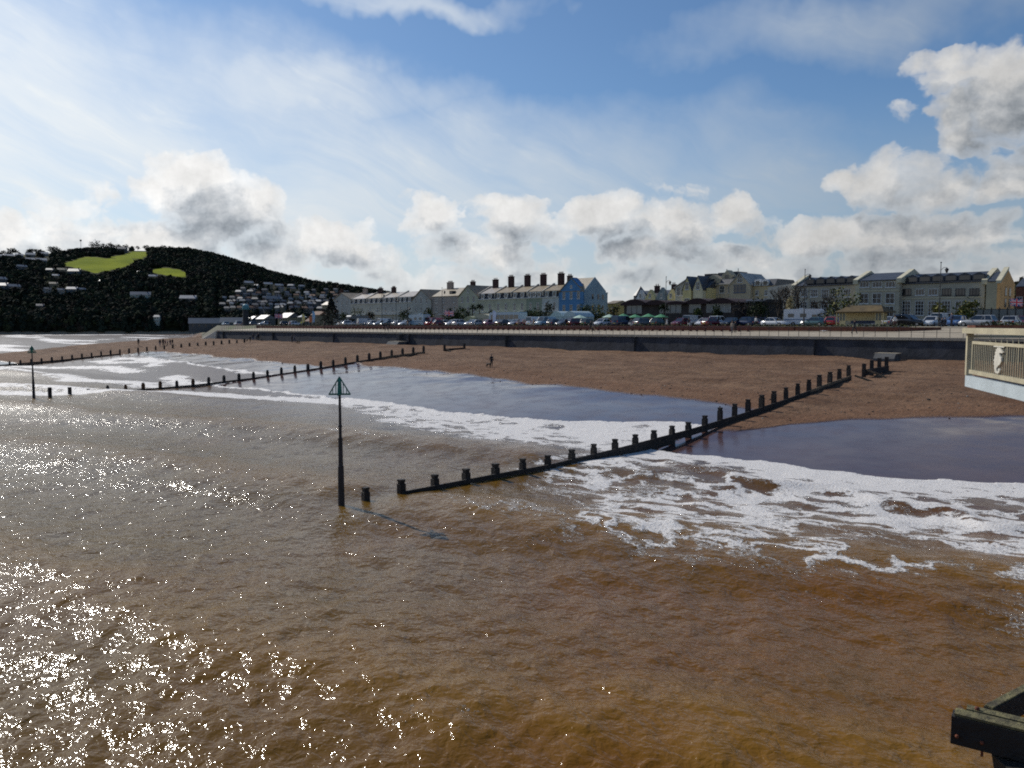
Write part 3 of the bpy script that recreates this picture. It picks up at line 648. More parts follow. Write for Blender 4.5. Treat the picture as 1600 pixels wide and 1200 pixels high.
seah = link('seahorse_panel', sm, pier, (xs, -side * .045, .44)); pb('panel_bracket', xs - .3, xs + .5, *Y(-.05, -.02), 1.10, 1.128, M_pwhite)
for (x, y) in ((1.0, 3.6), (5.0, 3.6), (9.0, 3.6), (9.2, 5.8)):
    MB().bar((0, 0, -9), (0, 0, -.06), .3, .3, n=10).obj('pile', M_pdark, pier, (x, side * y, 0))
# bench on the balcony
bn = thing('pier_bench', 'wooden slatted bench on the pier behind the railing', 'bench', (A.x + dirv.x * (xs + 1.5) + (-dirv.y) * side * 1.1, A.y + dirv.y * (xs + 1.5) + dirv.x * side * 1.1, zd + .15), ang)
for k in range(4): MB().box(-.9, .9, -.25 + k * .13, -.15 + k * .13, .42, .45).obj('slat', M_tim2, bn)
for k in range(4): MB().box(-.9, .9, .30, .33, .5 + k * .12, .59 + k * .12).obj('slat', M_tim2, bn)
for x in (-.8, .8): MB().box(x - .03, x + .03, -.25, .33, 0, .419).obj('leg', M_railm, bn); MB().box(x - .03, x + .03, .335, .37, 0, .98).obj('back_post', M_railm, bn)

# near pier substructure at the lower right corner of the picture
def corner_struct():
    z = 4.55
    def pz(px, py): d = ray(px, py); k = (z - EYE) / d.z; return Vector((d.x * k, d.y * k, z))
    a, b = pz(1487, 1117), pz(1578, 1139); e = (b - a).normalized(); b2 = a + e * 3.2
    c = pz(1536, 1113); d_ = pz(1600, 1079); f_ = (d_ - c).normalized(); d2 = c + f_ * 4
    o = thing('pier_crossbeam', 'dark timber pier beam end with lichen on top at the picture corner', 'beam', (0, 0, 0), 0)
    n_ = Vector((-e.y, e.x, 0)); 
    if n_.y < 0: n_ = -n_
    M_li = mat('lichen_timber', (.20, .175, .075), .85, .45, 6., .8, 20, col2=(.05, .04, .022))
    M_bl = mat('tarred_timber', (.012, .011, .010), .8, .5, 3., .8, 12)
    b = MB(); b.bar(a + Vector((0, 0, -.13)) + n_ * .06, b2 + Vector((0, 0, -.13)) + n_ * .06, .15, .25); b.obj('waling_beam', M_bl, o)
    b = MB(); b.bar(a + Vector((0, 0, .012)) + n_ * .06 + e * .02, b2 + Vector((0, 0, .012)) + n_ * .06, .13, .022); b.obj('top_plank', M_li, o)
    b = MB(); b.bar(a + Vector((0, 0, -.07)) + n_ * .21 + e * .10, b2 + Vector((0, 0, -.07)) + n_ * .21, .10, .18); b.obj('inner_beam', M_li, o)
    b = MB(); b.bar(c + Vector((0, 0, -.09)) + f_ * .10, d2 + Vector((0, 0, -.09)), .085, .21); b.obj('cross_beam', M_bl, o)
    b = MB(); b.bar(c + Vector((0, 0, .022)) + f_ * .10, d2 + Vector((0, 0, .022)), .07, .018); b.obj('cross_plank', M_li, o)
    q0 = a + e * .42 + Vector((0, 0, -.26)) + n_ * .05
    b = MB(); b.bar(q0 + e * .12, q0 + Vector((.75, -.05, -3.2)), .36, .30); b.obj('raking_pile', M_bl, o)
    b = MB(); b.bar(q0 + e * .45, q0 + e * .8 + Vector((.1, 0, -4.9)), .26, .26, n=10); b.obj('pile', M_tim2, o)
    for k in (.05, .24, .6): 
        p = a + e * k + Vector((0, 0, -.17)) - n_ * .03; MB().ball(p, .018, 8, 4).obj('bolt', mat('rust', (.16, .045, .02), .8, .4, 9.), o)
    p = a + e * .24 + Vector((0, 0, -.27)) + n_ * .05; MB().bar(p, p + Vector((0, 0, -.06)), .022, .022, n=6).obj('bolt', MATS['rust'], o)
    p = a + e * .18 + Vector((0, 0, .03)) + n_ * .19; MB().ball(p, .022, 8, 4).obj('bolt', MATS['rust'], o)
corner_struct()
# the rest of the pier deck the camera stands on (behind the picture): planks and piles right of the view


# ================================================================== BUILDINGS
GZ = 7.8
def wallm(name, c): return mat(name, tuple(x * k for x, k in zip(c, (.88, .86, .80))), .88, .13, .35, .08, 3)
M_slate = mat('roof_slate', (.055, .058, .066), .42, .3, 1.2, .4, 6)
M_slate_b = mat('roof_brownish', (.26, .20, .12), .5, .25, .9, .4, 6)
M_slate_p = mat('roof_pale', (.42, .36, .29), .38, .2, .9, .4, 6)
M_mans = mat('mansard_slate', (.018, .020, .026), .6, .3, 1.5)
M_wht = mat('white_paint', (.62, .62, .60), .6, .08, 2.)
M_cwall = wallm('wall_cream', (.50, .44, .32)); M_glass = mat('window_glass', (.014, .018, .024), .08, .3, 1., spec=.8)
M_ch = mat('chimney_brick', (.055, .026, .022), .9, .35, 3., .5, 9); M_chp = mat('chimney_pot', (.12, .05, .03), .85, .3, 4.); M_chl = mat('chimney_render', (.38, .30, .24), .9, .2, 3.)
M_party = mat('party_wall', (.55, .50, .42), .85, .1, 1.)
_wc = {}
def win(par, x, y, z, w, h, fm=None, mull=1, name='window', pane=True, arched=False, sill=True, bars=1):
    fm = fm or M_wht; key = (round(w, 2), round(h, 2), fm.name, mull, bars, sill)
    if key not in _wc:
        b = MB(); t = .09
        b.box(-w/2, -w/2+t, -.07, .02, 0, h).box(w/2-t, w/2, -.07, .02, 0, h).box(-w/2+t, w/2-t, -.07, .02, 0, t).box(-w/2+t, w/2-t, -.07, .02, h-t, h)
        for k in range(1, mull + 1): xx = -w/2 + w * k / (mull + 1); b.box(xx-.035, xx+.035, -.05, -.012, t, h-t)
        for k in range(1, bars + 1): zz = h * k / (bars + 1); b.box(-w/2+t, w/2-t, -.055, -.014, zz-.035, zz+.035)
        if sill: b.box(-w/2-.12, w/2+.12, -.16, .02, -.13, -.004)
        _wc[key] = (b.mesh('window', fm), MB().box(-w/2+.02, w/2-.02, -.01, .004, .02, h-.02).mesh('pane', M_glass))
    f = link(name, _wc[key][0], par, (x, y, z))
    if pane: link('pane', _wc[key][1], f)
    return f
def chimney(par, x, y, z, w=1.5, d=.8, h=2.2, pots=4, m=None):
    c = MB().box(-w/2, w/2, -d/2, d/2, -1.4, h).box(-w/2-.1, w/2+.1, -d/2-.1, d/2+.1, h+.002, h+.2).obj('chimney', m or M_ch, par, (x, y, z))
    for k in range(pots):
        xx = -w/2 + w * (k + .5) / pots; MB().cone((xx, 0, h + .203), .15, .12, .55, 7).obj('chimney_pot', M_chp if m is None else m, c)
    return c
def px_q(px, s, py=478): return at_s(px, py, s)[0]
def roof_pair(par, x0, x1, ze, zr, depth, y0=-.25, m=None, y_ridge=None, t=.16, name='roof'):
    """ridge parallel to the front"""
    yr = y_ridge if y_ridge is not None else depth / 2
    b = MB(); b.add([(x0, y0, ze), (x1, y0, ze), (x1, yr, zr), (x0, yr, zr), (x1, depth + .25, ze), (x0, depth + .25, ze),
                     (x0, y0, ze - t), (x1, y0, ze - t), (x1, depth + .25, ze - t), (x0, depth + .25, ze - t)],
                    [(0, 1, 2, 3), (3, 2, 4, 5), (0, 6, 7, 1), (4, 8, 9, 5), (0, 3, 5, 9, 6), (1, 7, 8, 4, 2), (6, 9, 8, 7)])
    return b.obj(name, m, par)
def roof_gable(par, x0, x1, ze, zr, depth, y0=-.2, m=None, t=.2, over=.2):
    """ridge at right angles to the front; two sloping slabs"""
    xm = (x0 + x1) / 2
    r = None
    for sgn, xe in ((-1, x0 - over), (1, x1 + over)):
        zz = ze - over * (zr - ze) / (xm - x0)
        pr = [(xm, zr + .02), (xm, zr + .02 + t), (xe, zz + t), (xe, zz + .02)]
        if sgn > 0: pr = pr[::-1]
        r = MB().prism(pr, y0, depth).obj('roof', m, par)
    return r
def grid_wins(par, xs, zs, w, h, **k):
    for x in xs:
        for z in (zs if isinstance(zs, (list, tuple)) else [zs]): win(par, x, 0, z, w, h, **k)
def lin(a, b, n): return [a + (b - a) * (i + .5) / n for i in range(n)]
def bld(label, x0, x1, s, cat='house', group=None, name='terraced_house', py=478):
    q0 = px_q(x0, s, py); q1 = px_q(x1, s, py); return thing(name, label, cat, W(q0, s, GZ), RHO, group), q1 - q0
TG = 'terrace houses facing the seafront gardens'
def dormer(par, x, z0, w=1.5, h=1.7, y=-.1, m=None, glassw=.9):
    d = MB().box(-w/2, w/2, -.0, 1.5, 0, h).box(-w/2-.12, w/2+.12, -.12, 1.6, h+.003, h+.14).obj('dormer', m or M_wht, par, (x, y, z0))
    MB().box(-glassw/2, glassw/2, -.035, -.003, .22, h - .25).obj('pane', M_glass, d); return d
def mansard_house(label, x0, x1, wm, nd=2, roof=None, chim=None, s=181., z1=8.6, dm=None, nw=None, party=True, ph=2.6, wins=(4.9, 1.2)):
    h, w = bld(label, x0, x1, s, 'house', TG)
    MB().box(0.01, w - .01, 0, 11, 0, z1).obj('wall', wm, h)
    MB().box(0.01, w - .01, -.28, .1, z1 + .003, z1 + .22).obj('cornice', M_wht, h)
    MB().prism([(.1, z1 + .23), (.75, z1 + 2.1), (10.9, z1 + 2.1), (10.9, z1 + .23)], .02, w - .02, axis='x').obj('mansard', M_mans, h)
    roof_pair(h, .0, w, z1 + 2.15, z1 + 4.3, 11, .45, roof or M_slate_p, 5.5)
    for x in lin(.3, w - .3, nd): dormer(h, x, z1 + .3, 1.35, 1.55, -.02, dm)
    grid_wins(h, lin(.2, w - .2, nw or nd), [wins[0]], 1.0, 2.3, sill=True)
    grid_wins(h, lin(.2, w - .2, nw or nd), [1.0], 1.3, 2.4)
    MB().box(.3, w - .3, -1.1, -.01, wins[0] - .75, wins[0] - .60).obj('balcony', M_wht, h)
    if party:
        MB().prism([(.3, z1 + .23), (.1, z1 + 2.2), (5.4, z1 + 4.75), (5.8, z1 + 4.75), (5.8, z1 + .23)], -.16, .16, axis='x').obj('party_wall', M_party, h)
    if chim: chimney(h, chim[0] * w, 5.2, z1 + 4.3, 2.0, 1.0, ph, chim[1], chim[2] if len(chim) > 2 else None)
    return h
def gable_house(label, x0, x1, wm, ze, zr, rows, cols, roof=None, s=181., depth=13, attic=True, chim=None, nw=(1.0, 2.1), fm=None, group=TG, shut=False):
    h, w = bld(label, x0, x1, s, 'house', group)
    MB().prism([(0, 0), (w, 0), (w, ze), (w / 2, zr), (0, ze)], 0, depth).obj('wall', wm, h)
    roof_gable(h, 0, w, ze, zr, depth, -.3, roof or M_slate_b)
    for k, z in enumerate(rows): grid_wins(h, lin(w * .06, w * .94, cols), [z], nw[0], nw[1] if k else 2.3, fm=fm)
    if attic: win(h, w / 2, 0, ze + (zr - ze) * .35, .8, .9, fm=fm)
    if shut:
        for x in lin(w * .06, w * .94, cols): MB().box(x - .8, x + .8, -.5, -.02, rows[0] + 2.45, rows[0] + 2.62).obj('hood', M_mans, h)
    if chim: chimney(h, chim * w, 3, zr - .3, 1.8, .9, 1.6, 3)
    return h
W_paleblue = wallm('wall_pale_blue', (.46, .47, .46)); W_grey = wallm('wall_pale_grey', (.54, .53, .47)); W_green = wallm('wall_pale_green', (.47, .49, .39))
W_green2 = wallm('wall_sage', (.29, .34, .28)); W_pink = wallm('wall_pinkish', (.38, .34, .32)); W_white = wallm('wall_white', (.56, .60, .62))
W_blue = wallm('wall_bright_blue', (.10, .27, .55)); W_blue2 = wallm('wall_soft_blue', (.25, .37, .50)); W_cream = M_cwall

# ---- far half of the terrace
h = gable_house('pale gabled house at the far left end of the seafront terrace', 521, 548, W_paleblue, 10.6, 13.2, [1.0, 5.0, 8.2], 3, M_slate_b, chim=.1)
for k, (a, b, ch, lb, wm) in enumerate(((548, 572, (.25, 3, M_chl), 'pale dormered house with a render chimney beside the far end gable', W_grey), (572, 596, (.25, 3), 'pale dormered house second from the far end gable', W_grey),
                      (596, 620, (.1, 4), 'dormered terrace house behind the tall lamp near the parked vans', W_paleblue), (620, 644, None, 'dormered terrace house without chimney, left of the hooded gable house', W_paleblue))):
    mansard_house(lb, a, b, wm, 3, M_slate_p if k != 1 else M_slate_b, ch, ph=1.7, nw=2)
gable_house('pale blue gabled house with dark hoods over its tall windows', 644, 673, W_paleblue, 9.2, 13.0, [1.0, 4.6, 8.0], 3, M_slate_b, shut=True)
h, w = bld('dull pinkish flat fronted house between two gables of the terrace', 673.3, 716, 181, 'house', TG)
MB().box(0.02, w, .6, 12, 0, 10.4).obj('wall', W_pink, h); roof_pair(h, 0, w, 10.4, 13.4, 12.5, .4, M_slate_b, 6)
for z in (1., 4.8, 8.): grid_wins(h, [w * .18, w * .42, w * .80], [z], 1.1, 1.9) if False else [win(h, x, .6, z, 1.1, 1.9) for x in (w * .16, w * .42, w * .82)]
MB().box(w * .3, w * .95, -.6, .59, 3.9, 4.1).obj('balcony', M_wht, h); chimney(h, w * .28, 5.6, 13., 2.6, 1.1, 2.3, 5, M_chl)
d = MB().box(-.9, .9, 0, 1.5, 0, 1.2).obj('dormer', M_mans, h, (w * .62, 1.6, 11.)); MB().box(-.6, .6, -.03, -.003, .2, 1.0).obj('pane', M_glass, d)
gable_house('pale green gabled house with blue windows left of the chimney row', 716, 747, W_green, 9.8, 13.6, [1.0, 4.4, 7.9], 3, M_slate_b, chim=.42)
# ---- the row with big brick chimneys
for a, b, wm, ch, lb, nd, rf in ((747.5, 772, W_green, (.38, 3), 'pale green dormered house, first right of the pale green gable', 2, M_slate_p), (772, 797.5, W_green, (.36, 4), 'pale green dormered house in the middle of the chimney row', 2, M_slate_b),
                       (797.5, 822.5, W_green, (.36, 4), 'pale green dormered house below the third brick chimney', 2, M_slate_b), (822.5, 847, W_green2, (.36, 4), 'sage green house second left of the bright blue one', 3, M_slate_b),
                       (847, 873, W_white, (.46, 4), 'whitish house with paired dormers directly left of the bright blue one', 2, M_slate_b)):
    mansard_house(lb, a, b, wm, nd, rf, ch, ph=3.1 if a > 770 else 2.4, nw=2, dm=W_white if a > 846 else None)
h, w = bld('bright blue gabled house at the right end of the terrace with a softer blue side', 873.3, 912, 181, 'house', TG)
MB().prism([(0, 0), (w, 0), (w, 10.), (w / 2 + .6, 14.2), (w / 2 - .6, 14.2), (0, 10.)], 0, 2.4).obj('wall', W_blue, h)
MB().prism([(2.41, 0), (9.6, 0), (9.6, 10.1), (2.41, 10.1)], 0, w - .02, axis='x').obj('rear_wall', W_blue2, h)
MB().prism([(-.12, 0), (9.8, 0), (9.8, 10.45), (4.6, 14.5), (-.12, 10.45)], w + .27, w + .42, axis='x').obj('side_wall', W_blue2, h)
roof_gable(h, 0, w, 10., 14.2, 2.6, -.3, M_slate_b); roof_pair(h, .0, w + .25, 10.3, 14.35, 9.7, -.1, M_slate_b, 4.6)
for z_ in (1.0, 4.2, 8.0): grid_wins(h, lin(w * .06, w * .94, 3), [z_], 1.1, 2.1)
win(h, w / 2, 0, 11.2, .8, .9); chimney(h, w * .14, 3.4, 13.2, 1.6, .9, 1.8, 3)
for y_ in (3.6, 6.2, 8.4):
    for z_ in (1.2, 4.6, 7.9): MB().box(w + .425, w + .46, y_ - .4, y_ + .4, z_, z_ + 1.5).obj('window', M_glass, h)
h, w = bld('narrow lower blue wing at the right end of the terrace', 936.2, 941.5, 190, 'house', TG); MB().box(0, w, 0, 2.4, 0, 9.9).box(-.1, w + .1, -.1, 2.5, 9.903, 10.1).obj('wall', W_blue2, h)
for z in (1., 4.2, 7.6): win(h, w / 2, 0, z, .9, 1.6)
h, w = bld('small yellow building right of the blue terrace end', 946, 961, 205, 'house'); MB().box(0, w, 0, 8, 0, 7.2).obj('wall', wallm('wall_yellow', (.50, .40, .16)), h); roof_pair(h, 0, w, 7.2, 8.2, 8, -.2, M_slate_b)
for z in (1.2, 4.6): grid_wins(h, lin(0, w, 2), [z], .9, 1.3)
for a, b, s, hh, lb, m in ((962, 978, 330, 9, 'distant grey block in the gap right of the yellow building', W_pink), (975, 993, 300, 6, 'distant low brown building left of the pavilion roof', M_brick), (925, 952, 380, 10, 'far pale block peeping over the small yellow building', W_grey)):
    h, w = bld(lb, a, b, s, 'building', name='distant_building'); MB().box(0, w, 0, 10, 0, hh).obj('wall', m, h); roof_pair(h, 0, w, hh + .15, hh + 2.5, 10, -.2, M_slate)
    for z in (1.5, 4.6): grid_wins(h, lin(0, w, 3), [z], 1.2, 1.5)

# ---- hotel group behind the pavilion (s about 190)
W_ylw = wallm('wall_pale_yellow', (.78, .66, .34)); W_ylw2 = wallm('wall_straw', (.78, .70, .50)); W_beige = wallm('wall_beige', (.56, .48, .36)); W_gcone = mat('roof_grey_green', (.20, .24, .24), .6, .2, 1.)
S2 = 190.
def zpy(px, py, s=S2): return at_s(px, py, s)[1] - GZ
h, w = bld('small villa with a dark turret and yellow gables left of the cream hotel', 988, 1054, S2, 'house', name='gabled_villa', py=460); K = lambda px: px_q(px, S2, 460) - px_q(988, S2, 460)
MB().box(0, w, .5, 11, 0, zpy(1020, 468)).obj('wall', W_ylw, h); roof_pair(h, 0, w, zpy(1020, 467), zpy(1020, 452.5), 10, .3, M_slate)
MB().cone((K(996), 1.5, 0), 2.0, 2.0, zpy(996, 462), 8).obj('turret', M_slate, h); MB().cone((K(996), 1.5, zpy(996, 462) + .003), 2.3, .05, zpy(996, 447) - zpy(996, 462), 8).obj('turret_roof', M_slate, h)
for c, hw, py, wm, nm in ((1003.5, 6.5, 453, M_wht, 'grey'), (1018.5, 8, 452.5, W_ylw, 'y'), (1036.5, 9.5, 449, W_gcone, 'c'), (1051, 7, 452, W_ylw, 'y')):
    ze, zr = zpy(c, 467), zpy(c, py); x0, x1 = K(c - hw), K(c + hw)
    MB().prism([(x0, 0), (x1, 0), (x1, ze), ((x0 + x1) / 2, zr), (x0, ze)], -.9, .49).obj('gable_front', wm, h)
    win(h, (x0 + x1) / 2, -.9, ze + .2, .8, 1.3); 
chimney(h, K(1014), 4, zpy(1014, 453), 1.4, .9, 1.1, 2); chimney(h, K(1037), 5, zpy(1037, 451), 1.2, .9, 1.2, 2)

h, w = bld('cream hotel with two steep yellow gables behind the pavilion', 1055, 1106, S2 - 4, 'hotel', name='cream_hotel', py=460); K = lambda px: px_q(px, S2 - 4, 460) - px_q(1055, S2 - 4, 460)
z = lambda px, py: zpy(px, py, S2 - 4)
MB().prism([(0, 0), (K(1078), 0), (K(1078), z(1070, 434)), (K(1075), z(1070, 434)), (0, z(1055, 450))], 0, 12).obj('wall', wallm('wall_greyish', (.56, .54, .48)), h)
MB().prism([(K(1077), z(1077, 434.6)), (-.4, z(1055, 450.4)), (-.4, z(1055, 449)), (K(1077), z(1077, 433))], -.3, 12.2).obj('roof', mat('roof_light_grey', (.30, .30, .30), .5, .15, 1.), h)
for a, b, ap in ((1072, 1085, 433.5), (1088, 1103, 432.5)):
    x0, x1 = K(a), K(b); ze = z(a, 452); MB().prism([(x0, 0), (x1, 0), (x1, ze), ((x0 + x1) / 2, z(a, ap)), (x0, ze)], -1.6, -.02).obj('gable_front', W_ylw2 if a > 1080 else W_ylw, h)
    roof_gable(h, x0, x1, ze, z(a, ap), 7, -1.75, M_slate); win(h, (x0 + x1) / 2, -1.6, ze - .2, 1.1, 2.0); win(h, (x0 + x1) / 2, -1.6, ze - 4.6, 1.6, 2.1)
MB().box(K(1078) + .01, w, 0, 11, 0, z(1090, 450)).obj('wall', W_ylw, h); roof_pair(h, K(1078), w, z(1090, 450), z(1090, 433), 11, -.1, M_slate)
win(h, K(1067), 0, z(1067, 462), 1.1, 1.8); win(h, K(1060), 0, z(1067, 462), 1.1, 2.4)
for px in (1063, 1080, 1096): win(h, K(px), -1.62 if px > 1070 else 0, z(px, 484), 1.3, 2.)

h, w = bld('large beige hotel with dark roofs, a roof box and a tall gable', 1106, 1176, S2, 'hotel', name='beige_hotel', py=460); K = lambda px: px_q(px, S2, 460) - px_q(1106, S2, 460); z = zpy
MB().box(0, K(1146), 0, 14, 0, z(1125, 446)).obj('wall', W_beige, h); MB().box(-.2, K(1146) - .02, -.4, .4, z(1125, 446), z(1125, 446) + .3).obj('cornice', M_cwall, h)
MB().prism([(-.4, z(1125, 445) + .1), (.4, z(1125, 437)), (3.5, z(1125, 429.5)), (11, z(1125, 429.5)), (13.8, z(1125, 445) + .1)], .1, K(1146), axis='x').obj('roof', M_slate, h)
MB().box(K(1091), K(1108), 3, 8, z(1100, 440), z(1100, 427)).obj('roof_box', M_mans, h); MB().box(K(1109), K(1119), 4, 9, z(1115, 432), z(1115, 425)).obj('roof_box', M_slate, h)
MB().box(K(1121), K(1140), 4, 9, z(1130, 431), z(1130, 423.5)).obj('roof_box', M_slate, h); MB().bar((K(1121), 4.5, z(1121, 425)), (K(1121), 4.5, z(1121, 419)), .12).obj('aerial', M_railm, h); MB().bar((K(1139), 4.5, z(1121, 425)), (K(1139), 4.5, z(1121, 419)), .12).obj('aerial', M_railm, h)
for px, pz in ((1114, 444), (1132, 437)):
    b = MB(); hw = 2.2 if px < 1120 else 1.5; zz = z(px, pz); b.prism([(-hw, 0), (hw, 0), (hw, 1.2), (0, 2.6), (-hw, 1.2)], 0, 2.5); d = b.obj('dormer', M_cwall, h, (K(px), -.2 if px < 1120 else 1.0, zz)); win(d, 0, 0, .3, 1.1, 1.0, sill=False) if False else MB().box(-.6, .6, -.03, -.003, .3, 1.3).obj('pane', M_glass, d)
for px in (1113, 1128, 1141): win(h, K(px), 0, z(px, 458), 1.4, 1.9)
for px in (1113, 1128): win(h, K(px), 0, z(px, 480), 1.4, 2.)
x0, x1 = K(1143), K(1176); ze, zr = z(1160, 446), z(1160, 427.5); MB().prism([(x0, 0), (x1, 0), (x1, ze), ((x0 + x1) / 2, zr), (x0, ze)], -1.2, 10).obj('gable_wall', W_beige, h)
roof_gable(h, x0, x1, ze, zr, 10, -1.5, mat('roof_bargeboard', (.40, .38, .33), .6, .2, 1.)); win(h, (x0 + x1) / 2, -1.2, z(1160, 457.5), 3.4, 2.1, fm=mat('blue_frame', (.06, .10, .18), .5, .1, 1.), mull=2); win(h, (x0 + x1) / 2, -1.2, z(1160, 442), 1.4, 2.2, mull=1)
win(h, (x0 + x1) / 2, -1.2, z(1160, 480), 2.4, 2.0, mull=2)
h, w = bld('tan hotel wing with two rounded white dormers at its right', 1176.5, 1209, S2, 'hotel', name='hotel_wing', py=460); K = lambda px: px_q(px, S2, 460) - px_q(1176.5, S2, 460)
MB().box(0, w, 0, 12, 0, z(1190, 447)).obj('wall', wallm('wall_tan', (.56, .46, .30)), h)
MB().prism([(-.3, z(1190, 447) + .02), (1.2, z(1190, 436)), (10, z(1190, 436)), (12.3, z(1190, 447) + .02)], -.2, w + .3, axis='x').obj('roof', M_slate, h)
for px in (1184, 1196):
    d = MB().box(-.9, .9, 0, 1.5, 0, .9).cone((0, .02, .9), .9, .0, 0.01, 12).obj('dormer', M_wht, h, (K(px), -.25, z(px, 446.5)))
    b = MB(); b.prism([(math.cos(a) * .9, .9 + math.sin(a) * .8) for a in [math.pi * i / 8 for i in range(9)]], 0, 1.5); b.obj('dormer_head', M_wht, d); MB().box(-.5, .5, -.03, -.003, .15, 1.2).obj('pane', M_glass, d)
for px in (1183, 1197):
    for py in (462, 474, 488): win(h, K(px), 0, z(px, py), .9, 1.4)

# ---- pavilion (dark glazed restaurant with curved maroon roofs)
S3 = 137.; z = lambda px, py: at_s(px, py, S3)[1] - GZ; K = lambda px: px_q(px, S3, 490) - px_q(975, S3, 490)
h, w = bld('long low dark pavilion restaurant with curved maroon roofs and big windows', 975, 1148, S3, 'pavilion', name='seafront_pavilion', py=490)
M_mar = mat('pavilion_maroon', (.030, .010, .010), .8, .3, 1.); M_pt = mat('pavilion_wall', (.05, .040, .035), .85, .3, 1.); M_pg = mat('pavilion_glass', (.10, .14, .16), .15, .35, .7, spec=.8)
zt = z(1050, 476)
MB().box(0, w, 0, 12, 0, zt).obj('wall', M_pt, h)
for a, b, top in ((975, 1014, 470), (1012, 1044, 471), (1044, 1076, 473), (1074, 1112, 468.5), (1110, 1150, 468)):
    x0, x1 = K(a), K(b); n = 8; zb = zt + .002; ht = z(a, top) - zt
    pr = [(x0 - .3 + (x1 - x0 + .6) * i / n, zb + .25 + (ht) * math.sin(math.pi * i / n)) for i in range(n + 1)] + [(x1 + .3, zb), (x0 - .3, zb)]
    MB().prism(pr[::-1], -1.0, 12.3).obj('curved_roof', M_mar, h)
pane = MB().box(-.62, .62, -.03, .004, 0, 1.75).mesh('pane', M_pg)
for a, b in ((979, 1005), (1030, 1070), (1076, 1098), (1103, 1146)):
    x = K(a) + .7
    while x < K(b) - .6:
        link('pane', pane, h, (x, 0, z(1000, 490))); MB().box(x + .63, x + .70, -.08, .01, z(1000, 490), z(1000, 490) + 1.8).obj('glazing_bar', M_wht if a > 1070 else M_pt, h); x += 1.34
MB().box(K(1017), K(1027), -.1, -.003, 0, 2.4).obj('door', M_mans, h)
MB().box(0, w, -3.2, -3.05, 0, 1.0).obj('terrace_wall', M_mar, h)
h, w = bld('dark lower annexe to the right of the pavilion', 1149, 1184, S3 + 3, 'building', name='pavilion_annexe', py=490)
MB().box(0, w, 0, 10, 0, z(1160, 470)).obj('wall', M_mans, h); MB().prism([(-.6, z(1160, 472)), (3, z(1160, 466.5)), (9, z(1160, 466.5)), (10.4, z(1160, 472))], -.3, w + .5, axis='x').obj('roof', M_mans, h)
for x in lin(.5, w - .5, 3): win(h, x, 0, 1.1, 1.1, 1.4, fm=M_mar)

# ---- flats with parapet gables (s = 160)
S4 = 160.; z = lambda px, py: at_s(px, py, S4)[1] - GZ; W_fl = wallm('wall_flats_grey', (.46, .44, .38)); W_fl2 = wallm('wall_flats_cream', (.56, .50, .36)); M_par = mat('parapet_cream', (.58, .53, .38), .85, .1, 1.)
M_flr = mat('flats_slate', (.050, .055, .066), .5, .25, 1., .3, 6)
def parapet(par, x, ze, zr, y0=-.5, yr=5.6, yb=12.2, t=.9):
    MB().prism([(y0, ze - .5), (y0, ze + .35), (yr, zr + .55), (yb, ze + .35), (yb, ze - .5)], x - t / 2, x + t / 2, axis='x').obj('parapet', M_par, par)
def ped(par, px_, zz, K, w=1.9, m=None):
    d = MB().prism([(-w/2, 0), (w/2, 0), (w/2, .95), (0, 1.45), (-w/2, .95)], 0, 2.6).obj('dormer', m or M_flr, par, (K(px_), -.05, zz))
    MB().box(-w/2 + .2, w/2 - .2, -.035, -.004, .12, .92).obj('pane', M_glass, d)
def tallwin(par, x, zz, w=1.5, h=3.5): 
    win(par, x, 0, zz, w, h, fm=M_wht, mull=2, bars=3)
h, w = bld('left grey wing of the flats with five dark dormers and bare trees before it', 1240, 1336.5, S4 + 2, 'flats', 'wings of the seafront flats', name='block_of_flats', py=470); K = lambda px: px_q(px, S4 + 2, 470) - px_q(1240, S4 + 2, 470); z = lambda px, py: at_s(px, py, S4 + 2)[1] - GZ
ze, zr = z(1290, 446.5), z(1290, 430.5)
MB().box(0, w, 0, 12, 0, ze).obj('wall', W_fl, h); roof_pair(h, 0.46, w, ze + .17, zr, 12, -.3, M_flr, 5.6); parapet(h, 0, ze, zr)
for px in (1265, 1281, 1297, 1313, 1329): ped(h, px, ze + .45, K)
for px in (1256, 1272, 1289, 1306, 1323): win(h, K(px), 0, z(px, 464), 1.5, 1.6, mull=2); tallwin(h, K(px), z(px, 492), 1.5, 2.8)
MB().prism([(-7, 0), (-7, z(1230, 447)), (0, z(1240, 441)), (0, 0)], 2, 10).obj('wall', M_party, h)
h, w = bld('middle taller block of the flats between two cream parapet gables', 1337, 1405, S4 - 1.5, 'flats', 'wings of the seafront flats', name='block_of_flats', py=470); K = lambda px: px_q(px, S4 - 1.5, 470) - px_q(1337, S4 - 1.5, 470); z = lambda px, py: at_s(px, py, S4 - 1.5)[1] - GZ
ze, zr = z(1370, 439), z(1370, 424)
MB().box(0.02, w - .02, 0, 13, 0, ze).obj('wall', W_fl, h); MB().box(-.1, .7, -.12, -.004, 0, ze - .5).obj('quoin_strip', M_par, h); roof_pair(h, .46, w - .46, ze + .17, zr, 13, -.3, M_flr, 6); parapet(h, 0, ze, zr, yr=6, yb=13.2); parapet(h, w, ze, zr, yr=6, yb=13.2)
for px in (1350, 1370, 1390.5): win(h, K(px), 0, z(px, 449), 1.8, 1.1, mull=2, bars=0); win(h, K(px), 0, z(px, 474.5), 1.7, 3.5 * .55 * 1.05, mull=1, bars=1); win(h, K(px), 0, z(px, 495), 1.6, 2., mull=1)
for zz in (z(1370, 455),): MB().box(.1, w - .1, -.1, -.004, zz, zz + .18).obj('string_course', M_par, h)
